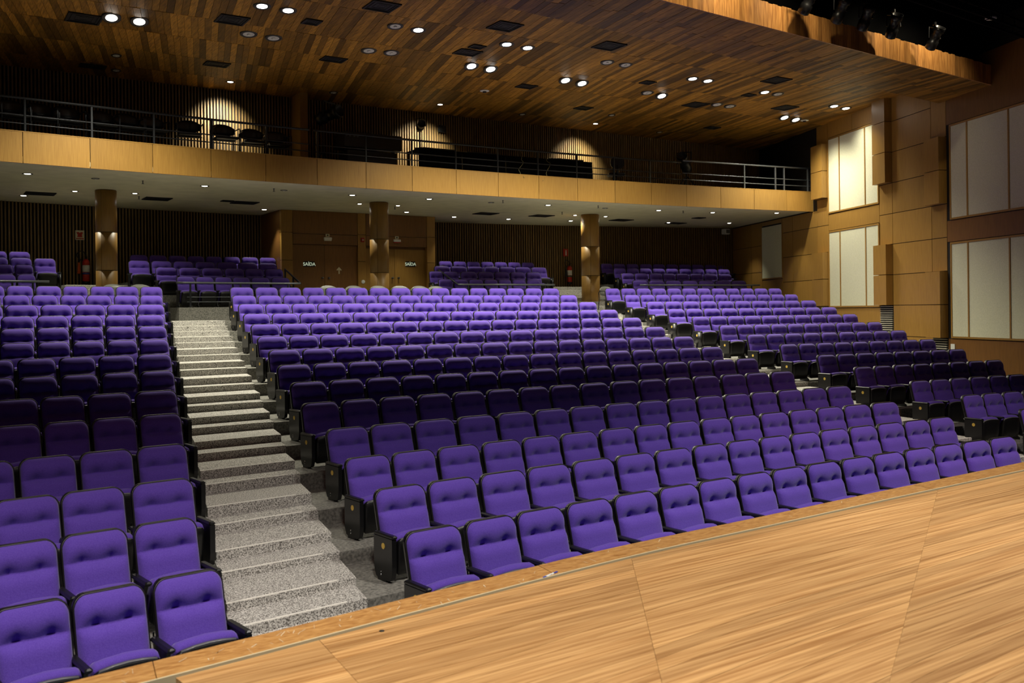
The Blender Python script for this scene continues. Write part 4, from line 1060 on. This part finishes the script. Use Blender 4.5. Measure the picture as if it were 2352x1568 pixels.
for x, wd, lab in ((1440,1.0,'low black platform with a pale edge behind the balcony front'),(1520,.5,'small black case with a metal edge near the right railing')):
    p = bal_pt(x, .5, 410); th = thing('low_platform', (p.x, p.y, ZBF), -ang(p), lab, 'platform')
    mb = MB(); mb.box(-wd/2,wd/2,-.1,.4,0,.13,.006); obj('body', mb, M['black'], th)
    mb = MB(); mb.tube([(-wd/2,-.1,.135),(wd/2,-.1,.135)], .008, 6); obj('edge', mb, M['rail'], th)
# loose cables hanging over the desk front
for i, (pts, lab) in enumerate((([(1195,345),(1200,372),(1192,395),(1205,408)],'thin pale cable looped over the front of the control desk'),([(1243,352),(1262,375),(1255,405),(1247,415)],'pale cable hanging down the front of the desk towards the fascia'))):
    q = [arc_hit(x, y, RF-.03+.5*(1-k/3.)) for k, (x, y) in enumerate(pts)]; mb = MB()
    pp = []
    for k in range(len(q)-1):
        for s_ in range(5): pp.append(q[k].lerp(q[k+1], s_/5) + Vector((.03*math.sin(s_+k), 0, 0)))
    mb.tube(pp+[q[-1]], .006, 5); tag(obj('cable', mb, M['cable'], None, True), lab, 'cable')
# wooden pilasters on the balcony
for x0, x1, Y, z1, lab in ((690,708,21.2,ZM,'narrow wooden pilaster left of the control booth'),(1791,1838,21.0,ZC+4.7,'wooden panel on the dark wall at the right end of the balcony')):
    a, b = plane_y(x0, 330, Y), plane_y(x1, 330, Y); mb = MB(); mb.box(a.x, b.x, Y, YU+.1, ZBF, z1, .004)
    th = tag(obj('pilaster', mb, M['veneer']), lab, 'pilaster')
# booth: darker recess lining between the pilaster and the right part of the desk
# ================================================================ LIGHTING SLOT FIXTURES
tr = thing('lighting_truss', (0,0,0), 0, 'black lighting truss in the dark slot above the front ceiling edge', 'truss')
def slot_pt(x, dy=-.55, z=0.0): return Vector((x, fe(x)+dy, ZCL+.62+z))
for dy, dz in ((-1.45,-.1),(-1.2,-.1),(-1.33,.12)):
    mb = MB(); mb.tube([slot_pt(9.5,dy,dz), slot_pt(18.2,dy,dz)], .022, 6); obj('chord', mb, M['blackmat'], tr)
x = 9.6
while x < 17.8:
    mb = MB(); mb.tube([slot_pt(x,-1.45,-.1), slot_pt(x+.2,-1.33,.12), slot_pt(x+.4,-1.2,-.1), slot_pt(x+.4,-1.45,-.1)], .010, 5); obj('brace', mb, M['blackmat'], tr); x += .42
for i, (px_, py_) in enumerate(((1830,5),(1905,25),(1975,38),(2062,50),(2150,80))):
    p = atz(px_, py_, ZCL+.46); p = Vector((p.x, fe(p.x)-.42, ZCL+.40))
    lantern(p, random.uniform(-.5,.5), -.9, 'black stage lantern hanging in the ceiling slot, %s from left' % ORD[i+1], 1.0, 0, .1)
for x0, x1, e in ((11.4,13.2,60),(15.0,16.6,60)):
    pass
p = atz(2276, 42, ZC+5.19); th = thing('smoke_detector', p, 0, 'pale round detector with a green light in the top right corner', 'smoke detector')
mb = MB(); mb.lathe([(.10,.01),(.10,-.012),(.075,-.022),(.04,-.024)], 18); obj('housing', mb, M['white'], th, True)
mb = MB(); mb.box(-.03,.03,-.05,-.03,-.03,-.02); obj('indicator', mb, M['green'], th)
# spots in the slot that graze the boarded upstand
for x, e in ((9.6,110),(10.9,110),(12.2,90),(15.2,90),(16.5,100)):
    spot('slot_spot', (x, fe(x)-1.0, ZCL+.95), (x+.2, fe(x), ZCL+.2), e, 95, .8, (1,.86,.6), .05)

# ================================================================ SMALL THINGS ON THE STAGE
p = atz(1268, 1319, ZS-.002); th = thing('plastic_scrap', (p.x, p.y, ZS), .4, 'crumpled blue and white scrap stuck in the gap of the stage edge', 'litter'); th.scale = (.75, .75, .5)
for k, (mt, dx) in enumerate((('white', 0), ('blue', .05), ('white', -.06), ('blue', -.10))):
    mb = MB(); vs = [(dx+.03*math.cos(a)*(1+.4*math.sin(3*a+k)), .016*math.sin(a)*(1+.3*math.cos(2*a)), .004+.006*(j % 2)) for j, a in enumerate([2*math.pi*i/9 for i in range(9)])] + [(dx, 0, .012)]
    vs += [(v[0], v[1], 0) for v in vs[:9]]
    mb.add(vs, [(j, (j+1)%9, 9) for j in range(9)] + [(j, 10+j, 10+(j+1)%9, (j+1)%9) for j in range(9)]); obj('crumple', mb, M[mt], th)
p = atz(877, 1447, ZS); mb = MB(); mb.lathe([(.013,0),(.013,.003),(.006,.004)], 12, Matrix.Translation((p.x, p.y, ZS-.004)))
tag(obj('floor_screw', mb, M['ring'], None, True), 'small dark screw head in the stage boards', 'screw')
